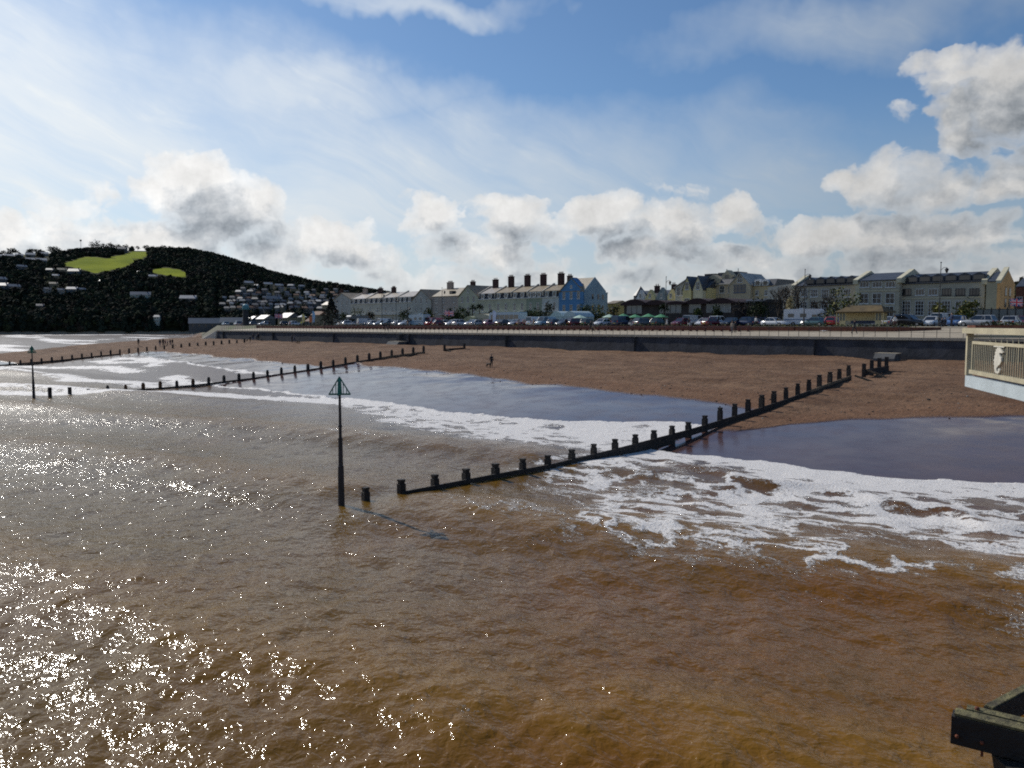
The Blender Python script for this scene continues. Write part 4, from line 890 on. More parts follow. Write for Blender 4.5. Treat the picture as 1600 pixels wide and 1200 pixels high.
h, w = bld('right long block of the flats with six tall windows and dormers', 1405.5, 1538, S4, 'flats', 'wings of the seafront flats', name='block_of_flats', py=470); K = lambda px: px_q(px, S4, 470) - px_q(1405.5, S4, 470); z = lambda px, py: at_s(px, py, S4)[1] - GZ
ze, zr = z(1470, 442.5), z(1470, 424)
MB().box(0.02, w, 0, 12, 0, ze).obj('wall', W_fl, h); roof_pair(h, .3, w - .4, ze + .17, zr, 12, -.3, M_flr, 5.6); parapet(h, w, ze, zr)
for px in (1424, 1444, 1464, 1484.5, 1506, 1528): ped(h, px, ze + .35, K, 2.1)
for px in (1416.5, 1437, 1457.5, 1478.5, 1500, 1522): win(h, K(px), 0, z(px, 461.5), 1.6, 1.25, mull=2, bars=0, fm=M_wht if px in (1437, 1457.5) else M_railm); tallwin(h, K(px), z(px, 493), 1.55, z(px, 470) - z(px, 493))
MB().box(.1, w - .1, -.1, -.004, z(1470, 466), z(1470, 466) + .16).obj('string_course', M_par, h)
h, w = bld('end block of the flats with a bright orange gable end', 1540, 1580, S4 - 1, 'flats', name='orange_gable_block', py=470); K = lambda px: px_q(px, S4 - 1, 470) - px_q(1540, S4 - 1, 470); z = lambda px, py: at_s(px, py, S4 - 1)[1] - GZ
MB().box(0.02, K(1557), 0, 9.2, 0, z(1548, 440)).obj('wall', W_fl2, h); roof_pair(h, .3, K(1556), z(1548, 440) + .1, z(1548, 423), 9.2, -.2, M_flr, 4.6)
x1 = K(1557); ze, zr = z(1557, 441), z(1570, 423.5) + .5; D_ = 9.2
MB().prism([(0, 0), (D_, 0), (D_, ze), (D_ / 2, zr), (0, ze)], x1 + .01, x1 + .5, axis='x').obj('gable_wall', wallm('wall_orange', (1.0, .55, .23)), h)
MB().prism([(-.2, ze - .2), (-.2, ze + .3), (D_ / 2, zr + .5), (D_ / 2, zr + .02)], x1 - .2, x1 + .6, axis='x').obj('parapet', M_par, h)
for y_ in (3.4, 6.0):
    for py in (462, 480):
        f_ = MB().box(x1 + .505, x1 + .56, y_ - .6, y_ + .6, z(1565, py), z(1565, py) + 1.6).obj('window', mat('orange_frame', (.30, .17, .09), .6, .1, 1.), h)
        for k_ in (-.28, .28): MB().box(x1 + .562, x1 + .58, y_ + k_ - .22, y_ + k_ + .22, z(1565, py) + .12, z(1565, py) + 1.48).obj('pane', M_glass, f_)
for a, b, s, hh, lb, m in ((1586, 1640, 190, 10, 'brick house with a dark roof at the right picture edge', M_brick), (1212, 1240, 195, 9, 'dark brown building between the hotel wing and the bare trees', mat('wall_dark_brown', (.07, .05, .04), .9, .3, 1.))):
    h, w = bld(lb, a, b, s, 'building', name='distant_building'); MB().box(0, w, 0, 10, 0, hh * .8).obj('wall', m, h); roof_pair(h, 0, w, hh * .8 + .15, hh, 10, -.2, M_slate)
    for zz in (1.5, 4.6): grid_wins(h, lin(0, w, 4), [zz], 1.1, 1.4)
# fence of grey panels under the orange gable
h, w = bld('grey panel fence with dark posts below the orange gable', 1512, 1640, 140, 'fence', name='panel_fence', py=490); n = 10
for i in range(n): MB().box(w * i / n + .08, w * (i + 1) / n - .08, 0, .06, .2, 2.6).obj('panel', wallm('fence_panel', (.24, .25, .25)), h); MB().box(w * i / n - .07, w * i / n + .07, -.05, .1, 0, 2.9).obj('fence_post', M_railm, h)
MB().box(0, w, -.02, .08, 2.605, 2.7).obj('fence_rail', M_railm, h)

# ---- seaside shelter with a hipped brown roof
S5 = 117.; z = lambda px, py: at_s(px, py, S5)[1] - GZ; K = lambda px: px_q(px, S5, 495) - px_q(1306, S5, 495)
h, w = bld('open seafront shelter with brown hipped roof and cream ends', 1306, 1382, S5, 'shelter', name='seafront_shelter', py=495)
ze, zr = z(1340, 487), z(1340, 477); m = mat('shelter_roof', (.105, .070, .025), .85, .35, 1.2, .5, 6)
MB().add([(0, -.4, ze), (w, -.4, ze), (w, 4.4, ze), (0, 4.4, ze), (w * .17, 1.9, zr), (w * .83, 1.9, zr), (0, -.4, ze - .16), (w, -.4, ze - .16), (w, 4.4, ze - .16), (0, 4.4, ze - .16)],
         [(0, 1, 5, 4), (1, 2, 5), (2, 3, 4, 5), (3, 0, 4), (0, 6, 7, 1), (1, 7, 8, 2), (2, 8, 9, 3), (3, 9, 6, 0), (6, 9, 8, 7)]).obj('roof', m, h)
M_sh = mat('shelter_cream', (.52, .46, .26), .7, .1, 1.); M_shd = mat('shelter_blue', (.03, .05, .11), .6, .2, 1.)
MB().box(w * .06, w * .94, 2.0, 2.1, 0.85, ze - .17).obj('back_wall', M_sh, h); MB().box(w * .20, w * .80, 1.5, 1.99, .4, .48).obj('seat', M_shd, h); MB().box(w * .20, w * .80, 1.93, 1.985, .5, .84).obj('seat_back', M_shd, h)
for a, b in ((.06, .185), (.80, .925)):
    MB().box(w * a, w * b, .3, .38, 0, .85).obj('end_panel', M_sh, h)
    for x in (a, (a + b) / 2, b): MB().box(w * x - .05, w * x + .05, .29, .39, .853, ze - .17).obj('post', M_sh, h)
    MB().box(w * a + .06, w * b - .06, .33, .35, .9, ze - .25).obj('pane', mat('shelter_glass', (.12, .14, .12), .1, .2, 1.), h)
for x in (.0, .25, .5, .75, 1.): MB().box(w * (.02 + .96 * x) - .06, w * (.02 + .96 * x) + .06, -.1, .02, 0, ze - .17).obj('post', M_sh, h) if x in (0, 1) else None

# ================================================================== HILLS
SKY = [(-1400, 470), (-700, 440), (-300, 412), (-100, 400), (0, 396), (50, 393), (150, 390), (200, 388), (250, 389), (300, 390), (335, 397), (370, 408), (400, 417), (430, 427), (470, 436), (510, 443), (550, 448), (600, 456), (640, 466), (700, 476), (800, 486), (1000, 488), (1400, 486), (1560, 462), (1590, 440), (1640, 432), (1800, 428), (2400, 450), (4000, 470)]
def az_px(px): return np.arctan((np.asarray(px, float) - 800) / FPX)
def ridge(az):
    px = 800 + FPX * np.tan(np.clip(az, -1.2, 1.2)); py = np.interp(px, [p[0] for p in SKY], [p[1] for p in SKY]) + 4.5
    Rr = np.interp(px, [-1400, 0, 300, 450, 640, 1500, 1620], [1500, 1280, 1300, 1480, 1700, 1300, 1000])
    return Rr, (508 - py) / FPX * Rr * np.cos(az) + EYE
def r_base(az):
    px = 800 + FPX * np.tan(np.clip(az, -1.2, 1.2)); return np.interp(px, [-800, 0, 330, 460, 600, 1500, 1600], [820, 800, 770, 640, 600, 560, 520]), np.interp(px, [300, 350, 450], [.2, 5.5, 7.7])
def hill_z(x, y):
    az = np.arctan2(x, y); r = np.hypot(x, y); Rr, H = ridge(az); r0, z0 = r_base(az)
    v = (r - r0) / (Rr - r0); vv = np.clip(v, 0, 1); low = np.interp(np.degrees(az), [-33, -20, -14], [1.0, .65, .9])
    sh = vv ** 1.0 * low * .35 + (1 - low * .35) * (np.sin(vv * np.pi / 2) ** 1.15)
    z = z0 + (H - z0) * sh; z = z + 9 * sstep(v, .0, .02) * (z0 < 4) * (1 - sstep(v, .2, .6)); z = np.where(v < 0, z0 + v * 40, z)
    z = np.where(v > 1, H - (v - 1) * 60, z)
    z = z + (fbm(x / 90, y / 90, 4) - .5) * np.clip(v, 0, 1) * 13 * np.clip(1.3 - vv, .2, 1) * (np.degrees(az) < 5)
    return np.maximum(z, -3)
azs = np.concatenate([np.radians(np.arange(-68, -36, 1.0)), np.radians(np.arange(-36, -5, .16)), np.radians(np.arange(-5, 30, .8)), np.radians(np.arange(30, 62, .5))])
vs_ = np.concatenate([np.arange(-.06, .0, .02), np.arange(0, .04, .005), np.arange(.04, .2, .02), np.arange(.2, 1.08, .012), [1.15, 1.3, 1.6, 2.2]])
A_, V_ = np.meshgrid(azs, vs_, indexing='ij'); Rr, _ = ridge(A_); r0, _ = r_base(A_); RR = r0 + V_ * (Rr - r0)
HX, HY = np.sin(A_) * RR, np.cos(A_) * RR; HZ = hill_z(HX, HY)
def proj_np(x, y, z):
    z = z - EYE; f = y * math.cos(TH) - z * math.sin(TH); u = y * math.sin(TH) + z * math.cos(TH); return 800 + FPX * x / f, 600 - FPX * u / f
def in_poly(px, py, poly):
    ins = np.zeros(np.shape(px), bool); n = len(poly)
    for i in range(n):
        (x0, y0), (x1, y1) = poly[i], poly[(i + 1) % n]
        c = ((y0 > py) != (y1 > py)) & (px < (x1 - x0) * (py - y0) / (y1 - y0 + 1e-9) + x0); ins ^= c
    return ins
# two bright pastures and rough grass (outlines turned into places on the hillside once, where the hill stands)
F1 = [(95, 414), (110, 408), (135, 401), (150, 402), (165, 404), (185, 404), (215, 406), (200, 415), (180, 421), (160, 424), (150, 427), (140, 425), (125, 420)]
F1b = [(165, 402), (190, 399), (208, 393), (228, 393), (235, 397), (222, 404), (200, 405), (180, 404)]
F2 = [(232, 425), (245, 420), (258, 418), (278, 421), (294, 427), (292, 433), (272, 432), (255, 429)]
F3 = [(-60, 408), (0, 398), (60, 394), (110, 391), (108, 396), (60, 399), (20, 402), (-10, 412)]
F4 = [(-20, 485), (0, 480), (12, 481), (14, 488), (0, 490)]
F5 = [(50, 432), (75, 432), (72, 437), (52, 437)]
HPX, HPY = proj_np(HX, HY, HZ)
def patch(px, py): return (in_poly(px, py, F1) | in_poly(px, py, F1b) | in_poly(px, py, F2)), (in_poly(px, py, F3) | in_poly(px, py, F4) | in_poly(px, py, F5))
fld, rough_ = patch(HPX, HPY)
def hill_mat():
    m = bpy.data.materials.new('hillside'); m.use_nodes = True; t = NT(m.node_tree); b = m.node_tree.nodes['Principled BSDF']
    a = t.n('ShaderNodeAttribute', attribute_name='field').outputs['Fac']; a2 = t.n('ShaderNodeAttribute', attribute_name='rough_grass').outputs['Fac']; v = t.n('ShaderNodeTexCoord').outputs['Object']
    n = t.noise(v, .06, 5, .6); c = t.mix(t.mr(n, .35, .65), (.010, .013, .008), (.024, .027, .013)); c = t.mix(a2, c, t.mix(n, (.08, .085, .025), (.12, .11, .045)))
    c = t.mix(a, c, t.mix(t.mr(t.noise(v, .03, 6, .65), .3, .7), (.15, .19, .003), (.25, .28, .006)))
    hz_ = t.n('ShaderNodeSeparateXYZ'); t.l(v, hz_.inputs[0]); sand = t.mr(hz_.outputs[2], 3.4, 1.2)
    c = t.mix(sand, c, (.30, .24, .17)); t.l(c, b.inputs['Base Color']); b.inputs['Roughness'].default_value = .95; b.inputs['Specular IOR Level'].default_value = .05; return m
hill = link('hill', grid_mesh('hill', HX[:, ::-1], HY[:, ::-1], HZ[:, ::-1], hill_mat(), True, {'field': fld[:, ::-1].astype(float), 'rough_grass': rough_[:, ::-1].astype(float)}))
tag(hill, 'dark wooded headland with two bright green pastures', kind='structure')
def hill_at(px, py):
    """place on the hillside seen in that direction"""
    az = float(az_px(px)); best = None
    Rr, _ = ridge(az); r0, _ = r_base(az)
    for v in np.linspace(0.0, 1, 240):
        r = float(r0 + v * (Rr - r0)); x, y = math.sin(az) * r, math.cos(az) * r; z = float(hill_z(np.array(x), np.array(y))); q = project(x, y, z)[1]
        if best is None or abs(q - py) < best[0]: best = (abs(q - py), x, y, z)
        if q < py: break
    return Vector(best[1:])

# ------------------------------------------------------------------ woodland (one mass): lumpy crowns of many leaf clumps
M_w = [mat('wood_%s' % k, c, .95, .45, .05, spec=.05) for k, c in (('dark', (.021, .029, .020)), ('mid', (.032, .040, .020)), ('bare', (.036, .030, .022)))]
def crown_template(nq, seed):
    r = np.random.default_rng(seed); V = []; 
    for i in range(nq):
        u = r.normal(size=3); u /= np.linalg.norm(u); u[2] = abs(u[2]) * 1.0 - .25; p = u * r.uniform(.55, 1.05); a = r.normal(size=3); a /= np.linalg.norm(a); b = np.cross(a, u); b /= np.linalg.norm(b) + 1e-9; a = np.cross(u, b) + r.normal(size=3) * .4
        sz = r.uniform(.20, .42); V += [p - a * sz - b * sz, p + a * sz - b * sz * .7, p + b * sz, ]
    return np.array(V)
def woodland(name, label, pts, rad, seed, mats, nq=34, core=True):
    T = [crown_template(nq, seed + k) for k in range(6)]; r = np.random.default_rng(seed)
    ico = bmesh.new(); bmesh.ops.create_cone(ico, cap_ends=True, cap_tris=True, segments=5, radius1=.75, radius2=.35, depth=1.1); cv = np.array([v.co[:] for v in ico.verts]); ico.verts.index_update(); bmesh.ops.triangulate(ico, faces=ico.faces[:]); cf = np.array([[v.index for v in f.verts] for f in ico.faces]); ico.free()
    VV = []; FF = []; MI = []; o = 0
    for (x, y, z), rd in zip(pts, rad):
        t = T[r.integers(6)]; an = r.uniform(0, 6.28); c, s = math.cos(an), math.sin(an); M = np.array([[c, -s, 0], [s, c, 0], [0, 0, r.uniform(.8, 1.25)]]) * rd
        v = t @ M.T + (x, y, z + rd * .55); k = len(v) // 3; VV.append(v); FF.append(np.arange(k * 3).reshape(-1, 3) + o); o += len(v)
        w = (cv * (1 + r.normal(size=(len(cv), 1)) * .10)) @ M.T + (x, y, z + rd * .45); VV.append(w); FF.append(cf + o); o += len(w)
        mi = r.choice(len(mats), p=[.5, .32, .18] if len(mats) == 3 else None); MI += [mi] * (k + len(cf))
    V = np.concatenate(VV); Fc = np.concatenate(FF); me = bpy.data.meshes.new(name)
    me.vertices.add(len(V)); me.vertices.foreach_set('co', V.astype(np.float32).ravel()); me.loops.add(Fc.size); me.loops.foreach_set('vertex_index', Fc.ravel().astype(np.int32))
    me.polygons.add(len(Fc)); me.polygons.foreach_set('loop_start', np.arange(0, Fc.size, 3, dtype=np.int32)); me.polygons.foreach_set('material_index', np.array(MI, dtype=np.int32))
    for m in mats: me.materials.append(m)
    me.update(calc_edges=True); o_ = link(name, me); tag(o_, label, kind='stuff'); return o_
def scatter(n, a0, a1, v0, v1, keep, seed):
    r = np.random.default_rng(seed); az = np.radians(r.uniform(a0, a1, n)); Rr, _ = ridge(az); r0, _ = r_base(az); v = r.uniform(v0, v1, n); rr = r0 + v * (Rr - r0)
    x, y = np.sin(az) * rr, np.cos(az) * rr; z = hill_z(x, y); px, py = proj_np(x, y, z); k = keep(px, py, r.random(n), v); return np.stack([x, y, z], -1)[k]
HOUSEBOX = [(150 - 12, 446, 290 - 50, 462)]
def keep_wood(px, py, u, v):
    ok = np.ones(px.shape, bool)
    for dy in (1.5, -2, -5, -7.5):
        a, b = patch(px, py + dy); ok &= ~a & ~(b & (u > .15))
    town = (px < 130) & (py > 398) & (py < 470); ok &= ~(town & (u > .50))
    t2 = (px > 375) & (px < 560) & (py > 440); ok &= ~(t2 & (u > .22)); t3 = (px > 300) & (px < 376) & (py > 470); ok &= ~(t3 & (px > 350) & (u > .6))
    ok &= (py < 518) & (v > .004)
    for hx, hy, hw, hh in HX_CLEAR: ok &= ~((abs(px - hx) < hw) & (py > hy - 2) & (py < hy + hh))
    return ok

# ------------------------------------------------------------------ houses on the hillside and below it
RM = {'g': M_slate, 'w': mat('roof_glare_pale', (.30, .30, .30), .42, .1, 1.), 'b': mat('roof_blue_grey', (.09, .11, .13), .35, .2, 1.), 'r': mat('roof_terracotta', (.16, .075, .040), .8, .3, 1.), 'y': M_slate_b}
WM = {'w': wallm('cottage_white', (.28, .28, .27)), 'g': wallm('cottage_grey', (.11, .12, .13)), 'c': wallm('cottage_cream', (.22, .20, .14)), 'b': wallm('cottage_blue_grey', (.13, .16, .18)), 'p': wallm('cottage_pink', (.22, .16, .15)), 'm': wallm('cottage_mint', (.40, .48, .46))}
HX_CLEAR = []
def cottage(px, py, wpx, wm, rm, label, group=None, storeys=2, cat='house', loc=None, rz=None, name='hillside_house', win_=True):
    p = loc or hill_at(px, py); d = math.hypot(p.x, p.y); w = wpx * d / FPX; hgt = 2.6 * storeys; dep = max(5, min(9, w * .7))
    if rz is None: rz = -math.atan2(p.x, p.y) + random.uniform(-.5, .5)
    o = thing(name, label, cat, p + Vector((0, 0, -.3)), rz, group)
    MB().box(-w/2, w/2, -dep/2, dep/2, -2.5, hgt).obj('wall', WM[wm], o)
    b = MB(); b.add([(-w/2-.3, -dep/2-.4, hgt+.05), (w/2+.3, -dep/2-.4, hgt+.05), (w/2+.3, 0, hgt+dep*.36), (-w/2-.3, 0, hgt+dep*.36), (w/2+.3, dep/2+.4, hgt+.05), (-w/2-.3, dep/2+.4, hgt+.05)],
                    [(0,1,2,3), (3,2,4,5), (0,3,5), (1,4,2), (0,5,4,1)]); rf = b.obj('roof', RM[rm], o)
    if storeys > 1: MB().box(w*.3, w*.3+.9, -.4, .4, hgt+dep*.2, hgt+dep*.36+1.1).obj('chimney', M_ch, rf)
    if win_ and wpx > 6:
        for x in lin(-w/2+.4, w/2-.4, max(2, int(w/3.6))):
            for zz in (.9, 3.5)[:storeys]: MB().box(x-.55, x+.55, -dep/2-.05, -dep/2-.003, zz, zz+1.2).obj('window', M_glass, o)
    if loc is None: HX_CLEAR.append((px, py - wpx * .5, wpx * .6, wpx * .5 + 1.5)); return o
CV = 'white caravans in rows at the hilltop'
for (px, py, w_, lb) in ((8, 403, 9, 'white caravan at the left picture edge below the skyline'), (22, 403, 10, 'white caravan second from the left edge on the hilltop'), (37, 402, 9, 'bright white caravan in the middle of the hilltop row'), (54, 401, 11, 'long white caravan right of the hilltop row middle'), (74, 400, 12, 'rightmost white caravan of the upper hilltop row'), (53, 409, 11, 'left white caravan of the short lower hilltop row'), (71, 410, 12, 'right white caravan of the short lower hilltop row')):
    cottage(px, py, w_, 'w', 'w', lb, CV, 1, 'caravan', name='caravan', rz=-az_px(px) + .1, win_=False)
for a in ((40, 424, 11, 'g', 'b', 'grey house above the trees at the far left of the hill'), (84, 429, 9, 'g', 'b', 'small grey house left of the lower corner of the large pasture'), (102, 429, 11, 'c', 'y', 'yellowish gabled house under the left tip of the large pasture'),
          (122, 431, 15, 'b', 'g', 'wide blue grey house below the large pasture'), (92, 438, 8, 'c', 'w', 'tiny cream house below the wide blue grey house'), (5, 444, 14, 'g', 'b', 'grey house at the left picture edge, upper one'), (8, 454, 15, 'b', 'b', 'blue grey house at the left picture edge, lower one'),
          (26, 456, 14, 'g', 'b', 'grey low house right of the lower edge house'), (88, 451, 10, 'c', 'y', 'cream gabled house above the bright roofed one'), (78, 460, 8, 'w', 'g', 'small white house left of the bright roofed one'), (99, 461, 8, 'w', 'b', 'narrow white house touching the bright roofed one'),
          (117, 460, 13, 'b', 'w', 'house with a bright shining roof on the lower hillside'), (132, 460, 8, 'g', 'b', 'grey house right of the bright shining roof'), (66, 486, 9, 'g', 'g', 'dim grey house low among the dark trees'), (163, 443, 5, 'w', 'w', 'lone tiny white house in the dark wood'),
          (222, 429, 5, 'w', 'w', 'tiny white hut left of the small pasture'), (243, 439, 11, 'c', 'w', 'pale house just below the small pasture'), (223, 469, 26, 'm', 'b', 'big pale mint house standing alone in the dark wood'), (297, 474, 22, 'g', 'w', 'long low house with a white roof in the dark wood'),
          (248, 506, 8, 'm', 'b', 'small pale boat shed at the foot of the dark cliff'), (197, 395, 12, 'g', 'g', 'grey farmhouse on the skyline beside the upper pasture'), (180, 391, 8, 'w', 'w', 'small white farmhouse on the skyline'),
          (391, 449, 12, 'c', 'w', 'leftmost of the white roofed villas above the town'), (403, 450, 6, 'w', 'w', 'narrow white villa second from the left above the town'), (421, 451, 12, 'c', 'w', 'bright white roofed villa third from the left above the town'), (438, 453, 11, 'c', 'w', 'fourth white roofed villa above the town'),
          (457, 453, 9, 'b', 'w', 'fifth villa above the town with a glinting roof'), (473, 454, 8, 'b', 'w', 'rightmost villa above the town with a glinting roof'), (428, 475, 20, 'b', 'b', 'long pale blue grey block in the upper town'), (374, 474, 6, 'w', 'w', 'white house behind the teal topped column with a glinting roof')):
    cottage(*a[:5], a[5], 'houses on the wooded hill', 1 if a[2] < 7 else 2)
tw = np.random.default_rng(5)
TSEEN = set()
GT = 'small grey houses of the town across the river'
for row, (y0, n) in enumerate(((459, 9), (464, 11), (469, 14), (474, 15), (479, 16), (484, 17), (490, 17))):
    for i in range(n):
        px = 345 + (540 - 345) * (i + tw.uniform(.1, .9)) / n + (row * 5 % 7)
        if px < 372 and y0 < 470: continue
        wk = str(tw.choice(list('bggwcbp'))); rk = str(tw.choice(list('gbbgwr')) if tw.random() < .8 else 'g')
        wn = {'b': 'bluish', 'g': 'grey', 'w': 'white', 'c': 'cream', 'p': 'pinkish'}[wk]; rn = {'g': 'dark roof', 'b': 'blue grey roof', 'w': 'pale roof', 'r': 'red roof', 'y': 'brown roof'}[rk]
        rw = ('topmost', 'second highest', 'third highest', 'middle', 'third lowest', 'second lowest', 'lowest')[row]
        lm = next(n_ for x_, n_ in ((362, 'over the long shed'), (380, 'just left of the teal topped column'), (400, 'just right of the teal topped column'), (420, 'left of the small flag'), (440, 'right of the small flag'), (460, 'left of the farthest lamp'), (480, 'over the white parasol'), (502, 'over the feather banners'), (522, 'behind the dark conifer'), (999, 'left of the terrace gable')) if px < x_)
        lbt = '%s house, %s, %s town row, %s' % (wn, rn, rw, lm)
        if lbt in TSEEN: continue
        TSEEN.add(lbt)
        cottage(px, y0 + tw.uniform(-1.5, 1.5), tw.uniform(5, 9), wk, rk, '%s house, %s, %s town row, %s' % (wn, rn, rw, lm), GT, 2, name='town_house')
# nearer waterfront buildings at the left of the terrace
def near_b(px, s, wpx, wm, rm, label, st=2, name='waterfront_building', cat='building', zb=GZ):
    q, _ = at_s(px, 495, s); p = W(q, s, zb); return cottage(px, 500, wpx, wm, rm, label, None, st, cat, loc=p, rz=RHO + random.uniform(-.1, .1), name=name)
near_b(500, 200, 22, 'c', 'r', 'cream building with a terracotta roof left of the dark conifer', 2); near_b(488, 235, 18, 'g', 'r', 'low terracotta roofed hut behind the feather flags', 1)
near_b(515, 215, 18, 'c', 'y', 'tall cream house rising directly behind the dark conifer', 4, 'house', 'house')
near_b(452, 260, 34, 'c', 'g', 'dull brown building behind the left flag pole', 2); near_b(415, 300, 30, 'g', 'b', 'grey harbour building right of the teal topped column', 2); near_b(395, 330, 22, 'b', 'b', 'blue grey harbour building directly right of the teal topped column', 2)
q, s = at_z(322, 513, 5.5); 
p = P3(322, 511, 470.); cottage(322, 505, 46, 'g', 'b', 'large purple grey boathouse with a low roof at the river mouth', None, 1, 'boathouse', loc=Vector((p.x, p.y, 6.6)), rz=.35, name='boathouse')
p = P3(362, 508, 420.); cottage(362, 505, 30, 'b', 'b', 'long blue grey shed between boathouse and teal topped column', None, 1, 'shed', loc=Vector((p.x, p.y, 7.0)), rz=.2, name='harbour_shed')

pts = scatter(23000, -36, -7.5, 0.0, 1.02, keep_wood, 3); pts2 = scatter(1500, 27, 44, .1, 1.02, lambda a, b, c, d: b < 600, 9)
pts = np.concatenate([pts, pts2]); woodland('woodland', 'dark leafless and evergreen wood covering the headland', pts, np.random.default_rng(1).uniform(2.3, 4.7, len(pts)), 11, M_w, 17)
# shoreline bank scrub at the foot of the headland

# ------------------------------------------------------------------ single trees
def leaf_tree(name, label, cat, loc, h, w, mats, n=420, trunk=.3, shape='round', group=None, seed=0, lsz=None, tw_=None):
    r = np.random.default_rng(seed + int(abs(loc[0]) * 10)); o = thing(name, label, cat, loc, r.uniform(0, 6), group)
    b = MB(); th = h * trunk + .1; tw_ = tw_ or max(.08, h * .022); b.bar((0, 0, -.3), (0, 0, th), tw_ * 2, tw_ * 2, n=7, w2=tw_ * 1.4)
    for k in range(5):
        a = k * 1.26 + r.uniform(0, .5); b.bar((0, 0, th * .85), (math.cos(a) * w * .28, math.sin(a) * w * .28, th + (h - th) * r.uniform(.4, .7)), tw_, tw_, n=5, w2=tw_ * .4)
    b.obj('trunk', mat('bark', (.05, .038, .028), .9, .4, 3., .6, 9), o)
    c = MB(); cc = h * trunk + (h * (1 - trunk)) / 2; hh = h * (1 - trunk) / 2 * 1.02; ls = lsz or max(.10, w * .055)
    cl = [(r.normal(size=3)) for _ in range(14)]; cl = [u / np.linalg.norm(u) * r.uniform(.35, .8) for u in cl]
    for i in range(n):
        if shape == 'round': p = cl[r.integers(14)] + r.normal(size=3) * .20; p = p / max(1, np.linalg.norm(p)); P = np.array([p[0] * w / 2, p[1] * w / 2, cc + p[2] * hh])
        else:
            u = r.random() ** .75; a = r.uniform(0, 6.28); rad = w / 2 * (1 - u) * r.uniform(.5, 1.05) * (1 + .18 * math.sin(u * 40)) + .05; P = np.array([math.cos(a) * rad, math.sin(a) * rad, h * trunk * .5 + u * (h - h * trunk * .5)])
        a = r.normal(size=3); a /= np.linalg.norm(a); bb = np.cross(a, r.normal(size=3)); bb /= np.linalg.norm(bb); sz = ls * r.uniform(.6, 1.4)
        c.add([P - a * sz, P + bb * sz * .6, P + a * sz, P - bb * sz * .6], [(0, 1, 2, 3)], int(r.integers(len(mats))))
    c.obj('crown', mats, o); return o
def bare_tree(name, label, loc, h, w, m, n=5, seed=1, group=None, depth=5):
    r = np.random.default_rng(seed); o = thing(name, label, 'tree', loc, 0, group); tr = MB(); br = MB()
    def rec(p, d, L, wd, k):
        e = p + d * L; (tr if k < 2 else br).bar(p, e, wd, wd, n=4 if k > 1 else 6, w2=wd * .7)
        if k >= depth: return
        for j in range(3 if k < 4 else 4):
            nd = d + Vector(r.normal(size=3)) * .48 + Vector((0, 0, .10)); nd.normalize(); nd.x *= w / h * 1.15; nd.y *= w / h * 1.15; nd.normalize(); rec(e if j else p + d * L * .8, nd, L * r.uniform(.62, .85), max(wd * .62, .035), k + 1)
    rec(Vector((0, 0, -.2)), Vector((0, 0, 1)), h * .25, h * .04, 0); tr.obj('trunk', MATS['bark'], o); br.obj('crown', m, o); return o
MG1 = mat('leaf_green', (.050, .070, .018), .8, .4, .6, spec=.2); MG2 = mat('leaf_dark', (.022, .034, .012), .8, .4, .6, spec=.2); MG3 = mat('leaf_yellow', (.120, .115, .020), .8, .35, .6); MGc = mat('conifer_needles', (.010, .014, .010), .9, .4, 1.); MGr = mat('leaf_brownred', (.07, .035, .022), .85, .4, .6)
M_twig = mat('twigs', (.060, .046, .036), .9, .35, .5)
def at(px, s, z=GZ): q, _ = at_s(px, 500, s); return W(q, s, z)
# skyline trees on the headland
for i, (px, h, w_, lb) in enumerate(((15, 8, 11, 'small rounded tree at the left end of the skyline'), (24, 11, 15, 'broad leafless tree at the left of the skyline'), (31, 9, 12, 'leafless tree just right of the broad skyline tree'), (57, 9, 16, 'wide low tree between two groups on the left skyline'), (86, 10, 13, 'rounded skyline tree left of the pasture'), (93, 10, 14, 'rounded skyline tree above the left tip of the pasture'),
        (128, 6, 10, 'small bush-like tree under the mast on the skyline'), (142, 8, 11, 'tree left of the tall dark skyline conifers'), (155, 17, 17, 'tallest dark evergreen on the skyline above the pasture'), (163, 12, 12, 'dark evergreen right of the tallest skyline tree'), (171, 12, 13, 'leafless crown directly right of the dark evergreens'), (181, 13, 14, 'leafless crown above the upper pasture'), (190, 10, 12, 'smaller leafless crown over the farmhouse'), (201, 10, 12, 'leafless crown right of the farmhouse'), (221, 8, 9, 'small tree above the right end of the upper pasture'), (234, 9, 12, 'open leafless tree before the dark ridge wood'), (246, 9, 10, 'dark tree at the start of the ridge wood'), (262, 10, 12, 'dark rounded tree on top of the ridge wood'), (272, 9, 12, 'dark rounded tree right of the ridge top'),
        (400, 9, 10, 'leafless tree on the descending ridge, left one'), (412, 9, 12, 'leafless tree on the descending ridge, right one'), (486, 8, 11, 'open tree on the lower ridge, leftmost of the row'), (497, 9, 12, 'open tree on the lower ridge, second of the row'), (516, 10, 14, 'tall open tree on the lower ridge above the town'), (528, 9, 14, 'wide tree on the lower ridge left of the terrace roofs'), (545, 9, 14, 'umbrella shaped tree behind the terrace end'), (568, 8, 14, 'dark tree peeping over the terrace roof left of a chimney'), (578, 8, 10, 'small tree right of the one peeping over the terrace roof'))):
    az = float(az_px(px)); Rr, _ = ridge(az); r_ = float(Rr) * .985; x, y = math.sin(az) * r_, math.cos(az) * r_; z = float(hill_z(np.array(x), np.array(y)))
    dark = px in (155, 163, 246, 262, 272)
    leaf_tree('skyline_tree', lb, 'tree', Vector((x, y, z - .5)), h, w_, [MG2, M_w[0]] if dark else [M_twig, M_w[2], M_w[1]], 260, .28, 'round', 'trees along the ridge of the headland', 40 + i, w_ * .05)
az = float(az_px(133)); Rr, _ = ridge(az); x, y = math.sin(az) * Rr, math.cos(az) * Rr; mz = float(hill_z(np.array(x), np.array(y)))
